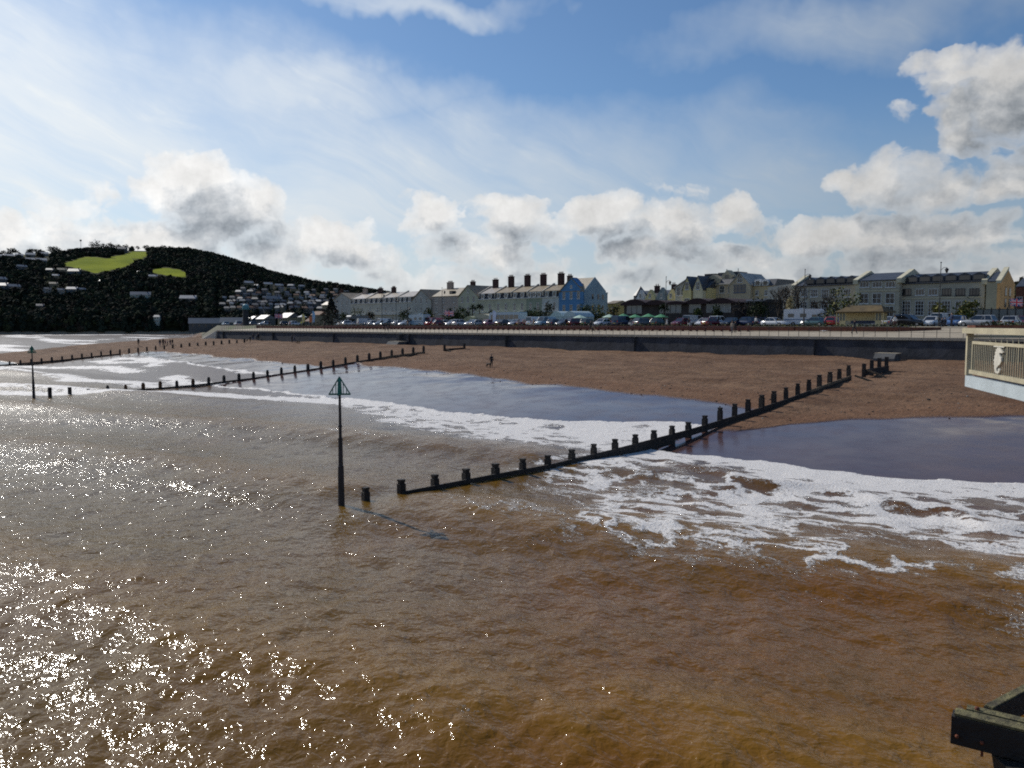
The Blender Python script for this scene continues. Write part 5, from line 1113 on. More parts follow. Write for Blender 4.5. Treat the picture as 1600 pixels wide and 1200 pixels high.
o = thing('hilltop_mast', 'thin mast on the skyline left of the tallest dark evergreen', 'mast', (x, y, mz)); MB().bar((0, 0, 0), (0, 0, 16), .5, n=6).obj('pole', M_railm, o); MB().box(-1.2, 1.2, -1, 1, 15, 17).obj('head', M_railm, o)
# trees and shrubs behind the car park
leaf_tree('dark_conifer', 'big dark conical conifer near the left end of the terrace', 'tree', at(518, 112), 7.4, 6.6, [MGc], 1900, .04, 'cone', None, 4, .22)
for i, (px, s, h, w_, m, lb) in enumerate(((540, 150, 4.6, 4.4, [MG1, MG2], 'green bush behind the parked cars right of the dark conifer'), (558, 150, 6.4, 5.4, [MG3, MG1], 'yellow green bush behind the grey vans'), (579, 150, 5.0, 3.6, [MGr, MG2], 'reddish brown shrub by the terrace'), (634, 140, 5.0, 4.6, [MG1, MG2], 'green bush left of the big motorhome'), (671, 145, 5.2, 3.4, [MG3, MG2], 'yellowish shrub right of the big motorhome'),
        (707, 140, 5.0, 5., [MG1, MG2], 'dark green bush right of the pink flag, left one'), (717, 142, 5.2, 5., [MG2, MG1], 'dark green bush right of the pink flag, middle one'), (727, 140, 4.6, 4.4, [MG1, MG2], 'dark green bush right of the pink flag, right one'), (768, 150, 4.6, 4., [MG2, MG1], 'small bush behind the blue white banner'), (826, 140, 4.6, 6., [MG2, MG1], 'low dark bush before the sage green house'), (838, 145, 4.4, 5., [MG2], 'low dark bush right of the one before the sage house'),
        (854, 150, 7.2, 4.2, [MG2], 'dark tall bush at the left of the white marquee'), (919, 140, 5.4, 6.5, [MG1, MG2], 'green bush before the blue end of the terrace'), (930, 140, 5., 5., [MG1, MG3], 'lighter green bush right before the blue end wing'), (960, 145, 5., 3.6, [MG3, MGr], 'yellowish shrub before the yellow building'),
        (1184, 130, 6.0, 4.2, [MG2], 'dark shrub at the right end of the pavilion annexe'), (1318, 135, 6.6, 7.5, [MG3, MG1], 'yellow green tree behind the shelter roof'), (1513, 133, 4.4, 5.0, [MG3, MG1], 'yellow green bush before the right block of the flats'), (1466, 135, 3.8, 2.4, [MG3], 'small yellow green shrub behind the tallest lamp'), (1089, 128, 3.6, 2.6, [MG2, MG1], 'small dark shrub beside the pavilion windows'), (1118, 128, 3.8, 2.6, [MG2], 'second dark shrub beside the pavilion windows'), (1234, 128, 5.2, 1.6, [mat('pampas', (.36, .30, .16), .9, .2, 1.)], 'pale narrow pampas-like shrub left of the white motorhome'))):
    leaf_tree('garden_shrub', lb, 'shrub', at(px, s), h, w_, m, 420, .1, 'round', 'shrubs and bushes behind the car park', 80 + i, .24)
def palm(px, s, h, lb):
    o = thing('cabbage_palm', lb, 'palm tree', at(px, s), 0, 'palms on the seafront gardens'); MB().bar((0, 0, 0), (0, 0, h), .28, n=7, w2=.2).obj('trunk', MATS['bark'], o)
    c = MB()
    for i in range(60):
        a = random.uniform(0, 6.28); e = random.uniform(-.7, 1.2); L = random.uniform(.9, 1.5); d = Vector((math.cos(a) * math.cos(e), math.sin(a) * math.cos(e), math.sin(e))); p = Vector((0, 0, h)); sd = d.cross(Vector((0, 0, 1))).normalized() * .06
        c.add([p - sd, p + sd, p + d * L * .6 + sd * 1.4 + Vector((0, 0, -.05)), p + d * L + Vector((0, 0, -.3)), p + d * L * .6 - sd * 1.4 + Vector((0, 0, -.05))], [(0, 1, 2, 3, 4)])
    c.obj('crown', MG2, o)
palm(738.5, 135, 4.6, 'left cabbage palm behind the cream tent roof'); palm(749.5, 135, 4.8, 'right cabbage palm behind the cream tent roof'); palm(1037, 128, 3.6, 'cabbage palm by the lamp in front of the pavilion')
for i, (px, s, h, w_, lb) in enumerate(((1216, 140, 9.5, 8, 'leafless brown tree right of the tan hotel wing'), (1232, 143, 10.5, 9, 'leafless brown tree behind the white motorhome, left one'), (1250, 140, 10, 9, 'leafless brown tree behind the white motorhome, right one'), (1292, 138, 8, 7.5, 'leafless greyish tree left of the shelter'), (1308, 140, 8.5, 8, 'leafless greyish tree behind the left end of the shelter'), (1170, 134, 7, 6, 'thin leafless tree before the dark annexe'))):
    bare_tree('bare_tree', lb, at(px, s), h, w_, M_twig, seed=20 + i, group='leafless trees between hotel and flats')

# ------------------------------------------------------------------ promenade furniture
def strip_q(px, s): return at_s(px, 512, s)[0]
def planter(label, pxa, pxb, s0=108.2, s1=111.6, round_r=False, z=7.12, h=.62, dep=1.0):
    qa, qb = strip_q(pxa, s0), strip_q(pxb, s0); o = thing('brick_planter', label, 'planter', W(qa, s0, z), RHO, 'brick planters along the promenade'); w = qb - qa; D = s1 - s0
    pl = [(0, 0), (w, 0)] + ([(w + .9, .35), (w + 2.2, 1.2), (w + 4.8, D - .4), (w + 5.0, D)] if round_r else [(w, D)]) + [(0, D)]
    n = len(pl); b = MB(); b.add([(x, y, -.3) for x, y in pl] + [(x, y, h) for x, y in pl], [tuple(range(n, 2 * n))] + [(i, (i + 1) % n, n + (i + 1) % n, n + i) for i in range(n)]); b.obj('brick_wall', M_brick, o)
    b = MB(); b.box(-.05, w + .05, -.06, .28, h + .003, h + .085); b.obj('cap', M_brick_cap, o)
    c = MB(); r = np.random.default_rng(int(pxa))
    for i in range(int(w * 22)):
        x = r.uniform(0, w + (3.0 if round_r else 0)); y = r.uniform(.5, D - .3); zz = h + r.uniform(.02, .34); a = r.normal(size=3); a /= np.linalg.norm(a); bb = np.cross(a, r.normal(size=3)); bb /= np.linalg.norm(bb); P = np.array([x, y, zz])
        c.add([P - a * .16, P + bb * .09, P + a * .16, P - bb * .09], [(0, 1, 2, 3)], int(r.random() < .12))
    k = c.obj('bed_plants', [M_bed, MG3], o); k['kind'] = 'stuff'; return o
planter('long brick planter in front of the shelter with a slanting right end', 1243, 1392, round_r=True)
planter('brick planter before the pavilion and the hotel cars', 952, 1240.5); planter('brick planter before the chimney row of the terrace', 716, 949.5); planter('brick planter before the big motorhome and the pale gables', 560, 713.5); planter('brick planter farthest left beside the dark conifer', 400, 557.5)
# right hand planter ending in a rounded red brick end
qa = strip_q(1524, 109.); o = thing('brick_planter', 'brick planter with a rounded red end at the right picture edge', 'planter', W(qa, 109., 7.2), RHO, 'brick planters along the promenade')
b = MB(); pl = [(0, 0), (34, 0), (34, 3.6), (0, 3.6), (-.9, 3.0), (-1.4, 1.8), (-.9, .6)]; n = len(pl); b.add([(x, y, -.3) for x, y in pl] + [(x, y, .78) for x, y in pl], [tuple(range(n, 2 * n))] + [(i, (i + 1) % n, n + (i + 1) % n, n + i) for i in range(n)]); b.obj('brick_wall', M_brick, o)
b.__init__(); r = np.random.default_rng(8)
for i in range(900): P = np.array([r.uniform(0, 33), r.uniform(.5, 3.3), .82 + r.uniform(0, .4)]); a = r.normal(size=3); a /= np.linalg.norm(a); bb = np.cross(a, r.normal(size=3)); b.add([P - a * .16, P + bb * .09, P + a * .16, P - bb * .09], [(0, 1, 2, 3)])
k = b.obj('bed_plants', M_bed, o); k['kind'] = 'stuff'

# long red benches
bw = 9.2; legm = MB().box(-.05, .05, -.28, .30, 0, .42).box(-.05, .05, .24, .30, .42, .92).mesh('leg', M_benchred); slm = [MB().box(-bw/2, bw/2, -.28 + k * .15, -.15 + k * .15, .424, .47).mesh('seat_slat', M_benchred) for k in range(3)]
bk = [MB().box(-bw/2, bw/2, .19, .235, .58 + k * .15, .70 + k * .15).mesh('back_slat', M_benchred) for k in range(2)]
BN = ['the dark conifer', 'the grey motorhome', 'the silver white van', 'the teal hatchback', 'the shortest lamp post', 'the big motorhome', 'the red van', 'the pink looking flag', 'the white cars right of the flag', 'the cream tent roof', 'the bluish white banner', 'the middle of the long coach', 'the right end of the long coach', 'the low dark bushes', 'the pale bluish van', 'the white marquee', 'the maroon estate', 'the car with glint at the yellow building', 'the navy van', 'the middle green parasols', 'the lamp at the pavilion', 'the pale camper van', 'the white pick-up']
q = strip_q(506, 106.2) + bw / 2; i = 0
while q < strip_q(1190, 106.2):
    px_here = project(*W(q, 106.2, 7.1))[0]
    ref0 = [(560, 'the dark conifer'), (645, 'the grey vans'), (716, 'the big motorhome'), (772, 'the cream tent roof'), (850, 'the long white coach'), (912, 'the white marquee'), (985, 'the yellow building'), (1050, 'the green parasols'), (1200, 'the pavilion')]
    nm = BN[min(i, len(BN) - 1)]
    o = thing('long_bench', 'long red bench in front of ' + nm, 'bench', W(q, 106.2, 7.05), RHO, 'long red benches in a row on the promenade')
    for m in slm: link('seat_slat', m, o)
    for m in bk: link('back_slat', m, o)
    for k in range(7): link('leg', legm, o, (-bw / 2 + .3 + k * (bw - .6) / 6, 0, 0))
    q += bw + .5; i += 1
# lamps
def lamp(px, s, ztop, label, two=False):
    h = ztop - GZ; o = thing('street_lamp', label, 'street lamp', at(px, s), RHO + .2, 'tall black lamp posts along the seafront'); 
    p = MB(); p.bar((0, 0, 0), (0, 0, 1.6), .24, n=8, w2=.2); p.bar((0, 0, 1.6), (0, 0, h), .15, n=8, w2=.09); p.obj('pole', M_railm, o); MB().ball((0, 0, h + .06), .10, 8, 5).obj('finial', M_railm, o)
    for sg in ((1,) if not two else (1, -1)):
        a = MB(); a.bar((0, 0, h - 1.0), (sg * .35, 0, h - .62), .05); a.bar((sg * .35, 0, h - .62), (sg * .75, 0, h - .66), .05); a.obj('arm', M_railm, o)
        l = MB().cone((sg * .72, 0, h - 1.35), .10, .24, .42, 8).cone((sg * .72, 0, h - .925), .30, .05, .25, 8).obj('lantern', M_railm, o); MB().cone((sg * .72, 0, h - 1.45), .05, .10, .095, 8).obj('lantern_glass', M_wht, l)
for px, py, lb in ((1467, 411, 'tallest black lamp post in front of the right block of the flats'), (1256, 422, 'black lamp post in front of the left wing of the flats'), (1040, 433, 'black lamp post in front of the pavilion'), (691, 450, 'black lamp post in front of the pinkish house'), (597, 456, 'black lamp post in front of the dormered far houses'), (619, 464, 'shorter thin lamp post left of the big motorhome'), (637, 476, 'shortest lamp post directly left of the big motorhome'), (524, 465, 'lamp post touching the right side of the dark conifer'), (475, 470, 'farthest lamp post left of the conifer, against the town')):
    s = 118.5; lamp(px, s, at_s(px, py, s)[1], lb)
# flags
def flag(px, py, s, w_, label, hang=False, kind='union', ptop=None):
    q, z = at_s(px, py, s); o = thing('flag_pole', label, 'flag', W(q, s, GZ), .05, 'union flags flying over the seafront'); h = (ptop and at_s(px, ptop, s)[1] or z + .3) - GZ; MB().bar((0, 0, 0), (0, 0, h), .07, n=6).obj('pole', M_wht if kind != 'union' else M_railm, o)
    W_, H_ = w_, w_ * .55; nx, ny = 40, 22; b = MB(); V = []
    for j in range(ny + 1):
        for i in range(nx + 1): u = i / nx; V.append((.05 + u * W_ * (.3 if hang else 1), math.sin(u * 7) * .06 * W_ * u, h - .15 - H_ + j / ny * H_ - (u * (.5 if hang else .06)) * W_))
    b.v = V
    for j in range(ny):
        for i in range(nx):
            x = (i + .5) / nx * 2 - 1; y = (j + .5) / ny * 2 - 1; c = 0
            dg = abs(abs(x) - abs(y))
            if dg < .26: c = 1
            if dg < .10: c = 2
            if abs(x) < .17 or abs(y) < .32: c = 1
            if abs(x) < .10 or abs(y) < .19: c = 2
            k = j * (nx + 1) + i; b.f.append((k, k + 1, k + nx + 2, k + nx + 1)); b.m.append(c)
    f = b.obj('flag_cloth', [mat('flag_blue', (.02, .03, .20), .7, .1, 1.), mat('flag_white', (.75, .72, .74), .7, .05, 1.), mat('flag_red', (.62, .03, .06), .7, .1, 1.)], o, smooth=True); return o
flag(1578, 468, 117, 1.7, 'large union flag flying beside the orange gable'); flag(694, 486, 117, 2.1, 'pink looking union flag by the lamp before the pinkish house'); flag(429, 491, 120, 2.4, 'small union flag left of the lamp against the distant town'); flag(522, 482, 117, 1.5, 'limp union flag hanging beside the dark conifer', True)
def feather(px, s, col, label, h=3.6):
    o = thing('feather_flag', label, 'banner', at(px, s), .2, 'feather banners on the promenade'); MB().bar((0, 0, 0), (0, 0, h), .05, n=6).obj('pole', M_wht, o)
    b = MB(); P = [(0.04, .8), (.55, 1.0), (.75, h * .6), (.7, h * .85), (.35, h), (.04, h * .96)]; b.add([(x, .05 * math.sin(z_ * 2), z_) for x, z_ in P] + [(x, .05 * math.sin(z_ * 2) + .02, z_) for x, z_ in P], [tuple(range(6)), tuple(range(6, 12))[::-1]]); b.obj('sail', mat('banner_' + label.split()[0], col, .7, .1, 1.), o)
feather(488, 112, (.25, .50, .75), 'blue feather banner standing left of the dark conifer', 4.0); feather(483, 111, (.60, .20, .08), 'orange feather banner beside the blue one', 2.6); feather(770, 118, (.55, .65, .85), 'bluish white feather banner left of the long white coach', 3.4); feather(472, 110, (.62, .60, .25), 'yellow feather banner under the white parasol', 3.2)
# teal topped column
o = thing('kiosk_tower', 'dark round column with a teal domed top near the wall end', 'tower', at(384, 112)); H1 = at_s(384, 484, 112)[1] - GZ
MB().cone((0, 0, 0), .95, .80, H1, 12).obj('shaft', mat('tower_dark', (.022, .028, .032), .7, .3, 1.), o); tl = mat('tower_teal', (.05, .20, .24), .5, .3, 2.)
MB().cone((0, 0, H1 + .003), .95, 1.15, .35, 12).cone((0, 0, H1 + .36), 1.0, .95, .8, 12).obj('gallery', tl, o); MB().ball((0, 0, H1 + 1.2), .85, 12, 7, sz=.6).obj('dome', mat('tower_teal_light', (.14, .34, .38), .4, .2, 2.), o)
# parasols and marquees
M_pg2 = mat('parasol_green', (.06, .26, .12), .7, .2, 2.); M_pgl = mat('parasol_pale', (.45, .60, .48), .7, .15, 2.)
def parasol(px, py, s, label, m=M_pg2, r=1.5):
    q, z = at_s(px, py, s); h = z - GZ; o = thing('parasol', label, 'parasol', W(q, s, GZ), RHO, 'parasols outside the cafes'); MB().bar((0, 0, 0), (0, 0, h), .06, n=6).obj('pole', M_wht, o)
    b = MB(); n = 8; b.add([(0, 0, h)] + [(r * math.cos(2 * math.pi * i / n), r * math.sin(2 * math.pi * i / n), h - .62) for i in range(n)] + [(0, 0, h - .1)], [(0, 1 + i, 1 + (i + 1) % n) for i in range(n)] + [(n + 1, 1 + (i + 1) % n, 1 + i) for i in range(n)]); b.obj('canopy', m, o)
    MB().cone((0, 0, 0), .5, .5, .03, 10).cone((0, 0, .72), .45, .45, .03, 10).obj('table', M_wht, o)
for px, py, lb, m in ((974, 490, 'leftmost green parasol before the pavilion', M_pg2), (992.5, 491, 'second green parasol before the pavilion', M_pg2), (1013.5, 490, 'third green parasol before the pavilion', M_pg2), (1033, 490.5, 'rightmost green parasol next to the lamp before the pavilion', M_pg2), (952, 491, 'white parasol left of the green ones', M_pgl), (841, 494.5, 'green parasol left of the white marquee', M_pg2), (858, 494.5, 'green parasol overlapping the white marquee', M_pg2), (906, 492, 'pale green parasol right of the white marquee', M_pgl), (472, 492, 'white parasol left of the dark conifer', M_wht), (1121, 493, 'grey green parasol near the white pick-up', M_pgl)):
    parasol(px, py, 127 if px > 800 else 118, lb, m)
def marquee(pxa, pxb, pyt, s, label, m, humps=1, hw=1.6):
    q0, z1 = at_s(pxa, pyt, s); q1, _ = at_s(pxb, pyt, s); o = thing('marquee', label, 'tent', W(q0, s, GZ), RHO); w = q1 - q0; h = z1 - GZ
    MB().box(.1, w - .1, .1, 5.9, 0, h * .62).obj('side_wall', m, o)
    for k in range(humps):
        x0, x1 = w * k / humps, w * (k + 1) / humps; n = 10; pr = [(x0 + (x1 - x0) * i / n, h * .625 + (h * .375) * math.sin(math.pi * i / n) ** .8) for i in range(n + 1)]; MB().prism(pr[::-1], 0, 6).obj('roof', m, o)
    for x in (.0, w / 2 - .03, w - .06): MB().box(x, x + .06, -.06, 0.0, 0, h * .6).obj('pole', M_railm, o)
M_tent = mat('tent_white', (.52, .60, .58), .45, .1, 1.); M_tentc = mat('tent_cream', (.46, .43, .30), .7, .12, 1.)
marquee(859, 901, 486.5, 130, 'twin domed white marquee in front of the bright blue house', M_tent, 2); marquee(738, 768, 490.5, 128, 'cream curved tent roof between the two palms', M_tentc, 1); marquee(724, 741, 494, 127, 'smaller greenish cream tent roof left of the palms', mat('tent_olive', (.30, .31, .18), .8, .12, 1.), 1)

# ------------------------------------------------------------------ vehicles
M_tyre = mat('tyre', (.012, .012, .012), .85, .2, 4.); M_rim = mat('rim', (.35, .35, .36), .3, .1, 4., metal=.8); M_cg = mat('car_glass', (.012, .014, .018), .05, .1, 1., spec=1.); M_hl = mat('headlight', (.7, .7, .66), .15, .05, 1.); M_tail = mat('tail_light', (.35, .01, .01), .2, .05, 1.)
PAINT = mat('car_paint', (.5, .5, .5), .22, .03, 1., spec=.8)
def paint(name, c): return mat('paint_' + name, c, .20, .04, 1., spec=.9)
COLR = {'white': (.66, .67, .68), 'silver': (.38, .40, .42), 'grey': (.13, .14, .15), 'black': (.012, .012, .014), 'navy': (.015, .025, .07), 'blue': (.08, .16, .34), 'maroon': (.13, .012, .02), 'red': (.42, .02, .02), 'teal': (.04, .10, .11), 'pale blue': (.30, .42, .50), 'pink': (.40, .16, .22), 'cream': (.5, .45, .3), 'dark green': (.02, .05, .035)}
wheel_me = None
def wheel(par, x, y, r=.32):
    b = MB(); n = 14; sgn = 1 if y > 0 else -1
    vs = [(r * math.cos(2*math.pi*i/n), yy, r + r * math.sin(2*math.pi*i/n)) for yy in (-.1, .1) for i in range(n)]; b.add(vs, [(i, (i+1)%n, n+(i+1)%n, n+i) for i in range(n)] + [tuple(range(n))[::-1], tuple(range(n, 2*n))])
    t = b.obj('wheel', M_tyre, par, (x, y, 0)); b = MB(); yy = .105 * sgn; b.add([(r*.6*math.cos(2*math.pi*i/n), yy, r + r*.6*math.sin(2*math.pi*i/n)) for i in range(n)], [tuple(range(n))[::-sgn]]); b.obj('rim', M_rim, t)
def make_car(kind):
    L, Wd, H, belt, hood = {'hatch': (3.95, 1.72, 1.48, .92, .86), 'saloon': (4.5, 1.78, 1.44, .90, .84), 'estate': (4.6, 1.80, 1.56, .95, .90), 'suv': (4.6, 1.88, 1.78, 1.10, 1.04), 'van': (4.9, 1.9, 1.98, 1.15, 1.10)}[kind]
    o = link('parked_car', None); w = Wd / 2; g = .20; b = MB()
    st = [(-L/2, .45, belt-.12, w*.86), (-L/2+.15, g, belt-.01, w*.97), (-L/4, g, belt, w), (L*.08, g, belt, w), (L*.22, g, belt-.02, w), (L/2-.45, g, hood-.10, w*.96), (L/2-.10, g+.05, hood-.22, w*.88), (L/2, g+.15, hood-.36, w*.76)]
    V = []; 
    for x, z0, z1, ww in st: V += [(x, -ww*.94, z0), (x, -ww, (z0+z1)/2), (x, -ww*.96, z1-.05), (x, -ww*.80, z1), (x, ww*.80, z1), (x, ww*.96, z1-.05), (x, ww, (z0+z1)/2), (x, ww*.94, z0)]
    F = []
    for i in range(len(st)-1):
        for k in range(8): a = i*8+k; bb = i*8+(k+1)%8; F.append((a, bb, bb+8, a+8))
    F += [tuple(range(8))[::-1], tuple(range(len(V)-8, len(V)))]; b.add(V, F); b.obj('body', PAINT, o, smooth=True)
    back = {'hatch': -L/2+.12, 'saloon': -L/2+.62, 'estate': -L/2+.10, 'suv': -L/2+.10, 'van': -L/2+.03}[kind]; rb_ = {'hatch': .45, 'saloon': .62, 'estate': .32, 'suv': .30, 'van': .10}[kind]; fr = {'van': L*.34}.get(kind, L*.20); rf = {'van': .62}.get(kind, .85)
    def gh(z0, z1, k0, k1, nm, m, dx=0.):
        b = MB(); x0a, x0b = back + dx, back + rb_ * 1 + dx; x1a, x1b = fr - dx, fr - rf - dx
        b.add([(x0a, -w*k0, z0), (x1a, -w*k0, z0), (x1a, w*k0, z0), (x0a, w*k0, z0), (x0b, -w*k1, z1), (x1b, -w*k1, z1), (x1b, w*k1, z1), (x0b, w*k1, z1)], [(0,3,2,1), (4,5,6,7), (0,1,5,4), (1,2,6,5), (2,3,7,6), (3,0,4,7)]); return b.obj(nm, m, o)
    gh(belt-.04, H-.05, .93, .76, 'glass', M_cg); x0b, x1b = back + rb_, fr - rf
    MB().add([(x0b-.03, -w*.79, H-.055), (x1b+.05, -w*.79, H-.055), (x1b+.05, w*.79, H-.055), (x0b-.03, w*.79, H-.055), (x0b+.12, -w*.66, H), (x1b-.12, -w*.66, H), (x1b-.12, w*.66, H), (x0b+.12, w*.66, H)], [(0,3,2,1), (4,5,6,7), (0,1,5,4), (1,2,6,5), (2,3,7,6), (3,0,4,7)]).obj('roof', PAINT, o)
    for s_ in (-1, 1):
        pl = MB()
        for (xa, xb, th) in ((back+.02, x0b, .09), (fr-.02, x1b, .07), ((back+fr)/2-.1, (x0b+x1b)/2-.1, .07)) + (((back+.02+.9, x0b+.75, .07),) if kind in ('estate', 'suv') else ()):
            pl.bar((xa, s_*w*.935, belt-.03), (xb, s_*w*.775, H-.05), th, .05)
        if kind == 'van': pl.add([(back, s_*w*.95, belt-.03), (back+2.6, s_*w*.95, belt-.03), (back+2.5, s_*w*.79, H-.04), (x0b-.05, s_*w*.79, H-.04)], [(0, 1, 2, 3)])
        pl.obj('pillar', PAINT, o)
        MB().box(L/2-.18, L/2-.02, *sorted((s_*w*.50, s_*w*.80)), hood-.33, hood-.20).obj('headlight', M_hl, o); MB().box(-L/2-.01, -L/2+.12, *sorted((s_*w*.60, s_*w*.90)), belt-.32, belt-.12).obj('tail_light', M_tail, o)
        MB().box(fr-.35, fr-.22, *sorted((s_*w*1.0, s_*w*1.16)), belt, belt+.13).obj('mirror', PAINT, o)
    MB().box(-L/2-.03, -L/2+.05, -.26, .26, .5, .61).obj('number_plate', mat('plate_yellow', (.6, .5, .08), .5, .05, 1.), o)
    for x in (-L/2+.78, L/2-.82):
        for s_ in (-1, 1): wheel(o, x, s_*(w-.07))
    return o
def make_motorhome():
    o = link('motorhome', None); L, w, H = 6.6, 1.1, 2.85; b = MB(); pr = [(-L/2, .35), (L/2-.9, .35), (L/2, .5), (L/2-.05, 1.0), (L/2-.75, 1.25), (L/2-1.25, 1.95), (L/2-.65, 2.15), (L/2-.65, H-.25), (L/2-1.0, H), (-L/2+.1, H), (-L/2, H-.12)]
    b.prism(pr, -w, w); b.obj('body', PAINT, o); 
    for s_ in (-1, 1):
        for x0, x1, z0, z1 in ((-L/2+.7, -L/2+1.7, 1.5, 2.1), (-.6, .4, 1.5, 2.1)): MB().box(x0, x1, *sorted((s_*w, s_*(w+.03))), z0, z1).obj('side_window', M_cg, o)
        b = MB(); b.add([(L/2-2.0, s_*(w+.012), 1.25), (L/2-.8, s_*(w+.012), 1.25), (L/2-1.28, s_*(w+.012), 1.92), (L/2-2.0, s_*(w+.012), 1.92)], [(0, 1, 2, 3)]); b.obj('cab_window', M_cg, o)
        MB().box(-L/2+.1, L/2-1.2, *sorted((s_*(w+.004), s_*(w+.02))), 1.05, 1.18).obj('stripe', mat('stripe_blue', (.06, .14, .26), .5, .05, 1.), o); MB().box(L/2-.16, L/2-.02, *sorted((s_*.65, s_*.95)), .75, .95).obj('headlight', M_hl, o)
    b = MB(); b.add([(L/2-.74, -w*.86, 1.27), (L/2-.74, w*.86, 1.27), (L/2-1.22, w*.82, 1.93), (L/2-1.22, -w*.82, 1.93)], [(0, 1, 2, 3)]); b.obj('windscreen', M_cg, o, (.02, 0, .01))
    MB().box(-L/2-.03, -L/2-.002, -.6, .6, 1.5, 2.1).obj('rear_window', M_cg, o); MB().box(-1, -.3, -.4, .4, H+.003, H+.18).obj('roof_vent', M_wht, o)
    for x in (-L/2+1.6, L/2-1.3):
        for s_ in (-1, 1): wheel(o, x, s_*(w-.08), .36)
    return o
def make_coach():
    o = link('coach', None); L, w, H = 10., 1.25, 3.1; MB().prism([(-L/2, .4), (L/2, .4), (L/2, 1.3), (L/2-.35, H-.2), (L/2-.6, H), (-L/2+.1, H), (-L/2, H-.1)], -w, w).obj('body', PAINT, o)
    for s_ in (-1, 1):
        for k in range(6): MB().box(-L/2+.35+k*1.5, -L/2+1.7+k*1.5, *sorted((s_*w, s_*(w+.02))), 1.5, 2.5).obj('side_window', M_cg, o)
    b = MB(); b.add([(L/2-.02, -w*.9, 1.35), (L/2-.02, w*.9, 1.35), (L/2-.33, w*.88, H-.3), (L/2-.33, -w*.88, H-.3)], [(0, 1, 2, 3)]); b.obj('windscreen', M_cg, o, (.03, 0, 0))
    for x in (-L/2+2.2, L/2-2.):
        for s_ in (-1, 1): wheel(o, x, s_*(w-.08), .45)
    return o
TPL = {k: make_car(k) for k in ('hatch', 'saloon', 'estate', 'suv', 'van')}; TPL['motorhome'] = make_motorhome(); TPL['coach'] = make_coach()
TMAP = {k: kidmap_of(o) for k, o in TPL.items()}; USED = set()
def car(px, s, kind, col, label, rot=90, cat=None):
    pm = paint(col.replace(' ', '_'), COLR[col]); first = False
    o = copy_tree(TPL[kind], TMAP[kind], None, {'car_paint': pm})
    o.location = at(px, s, GZ + .004); o.rotation_euler = (0, 0, RHO + R(rot)); tag(o, label, cat or {'van': 'van', 'motorhome': 'motorhome', 'coach': 'coach'}.get(kind, 'car'), 'vehicles parked along the seafront')
    if kind == 'van': o.name = 'parked_van'
    return o
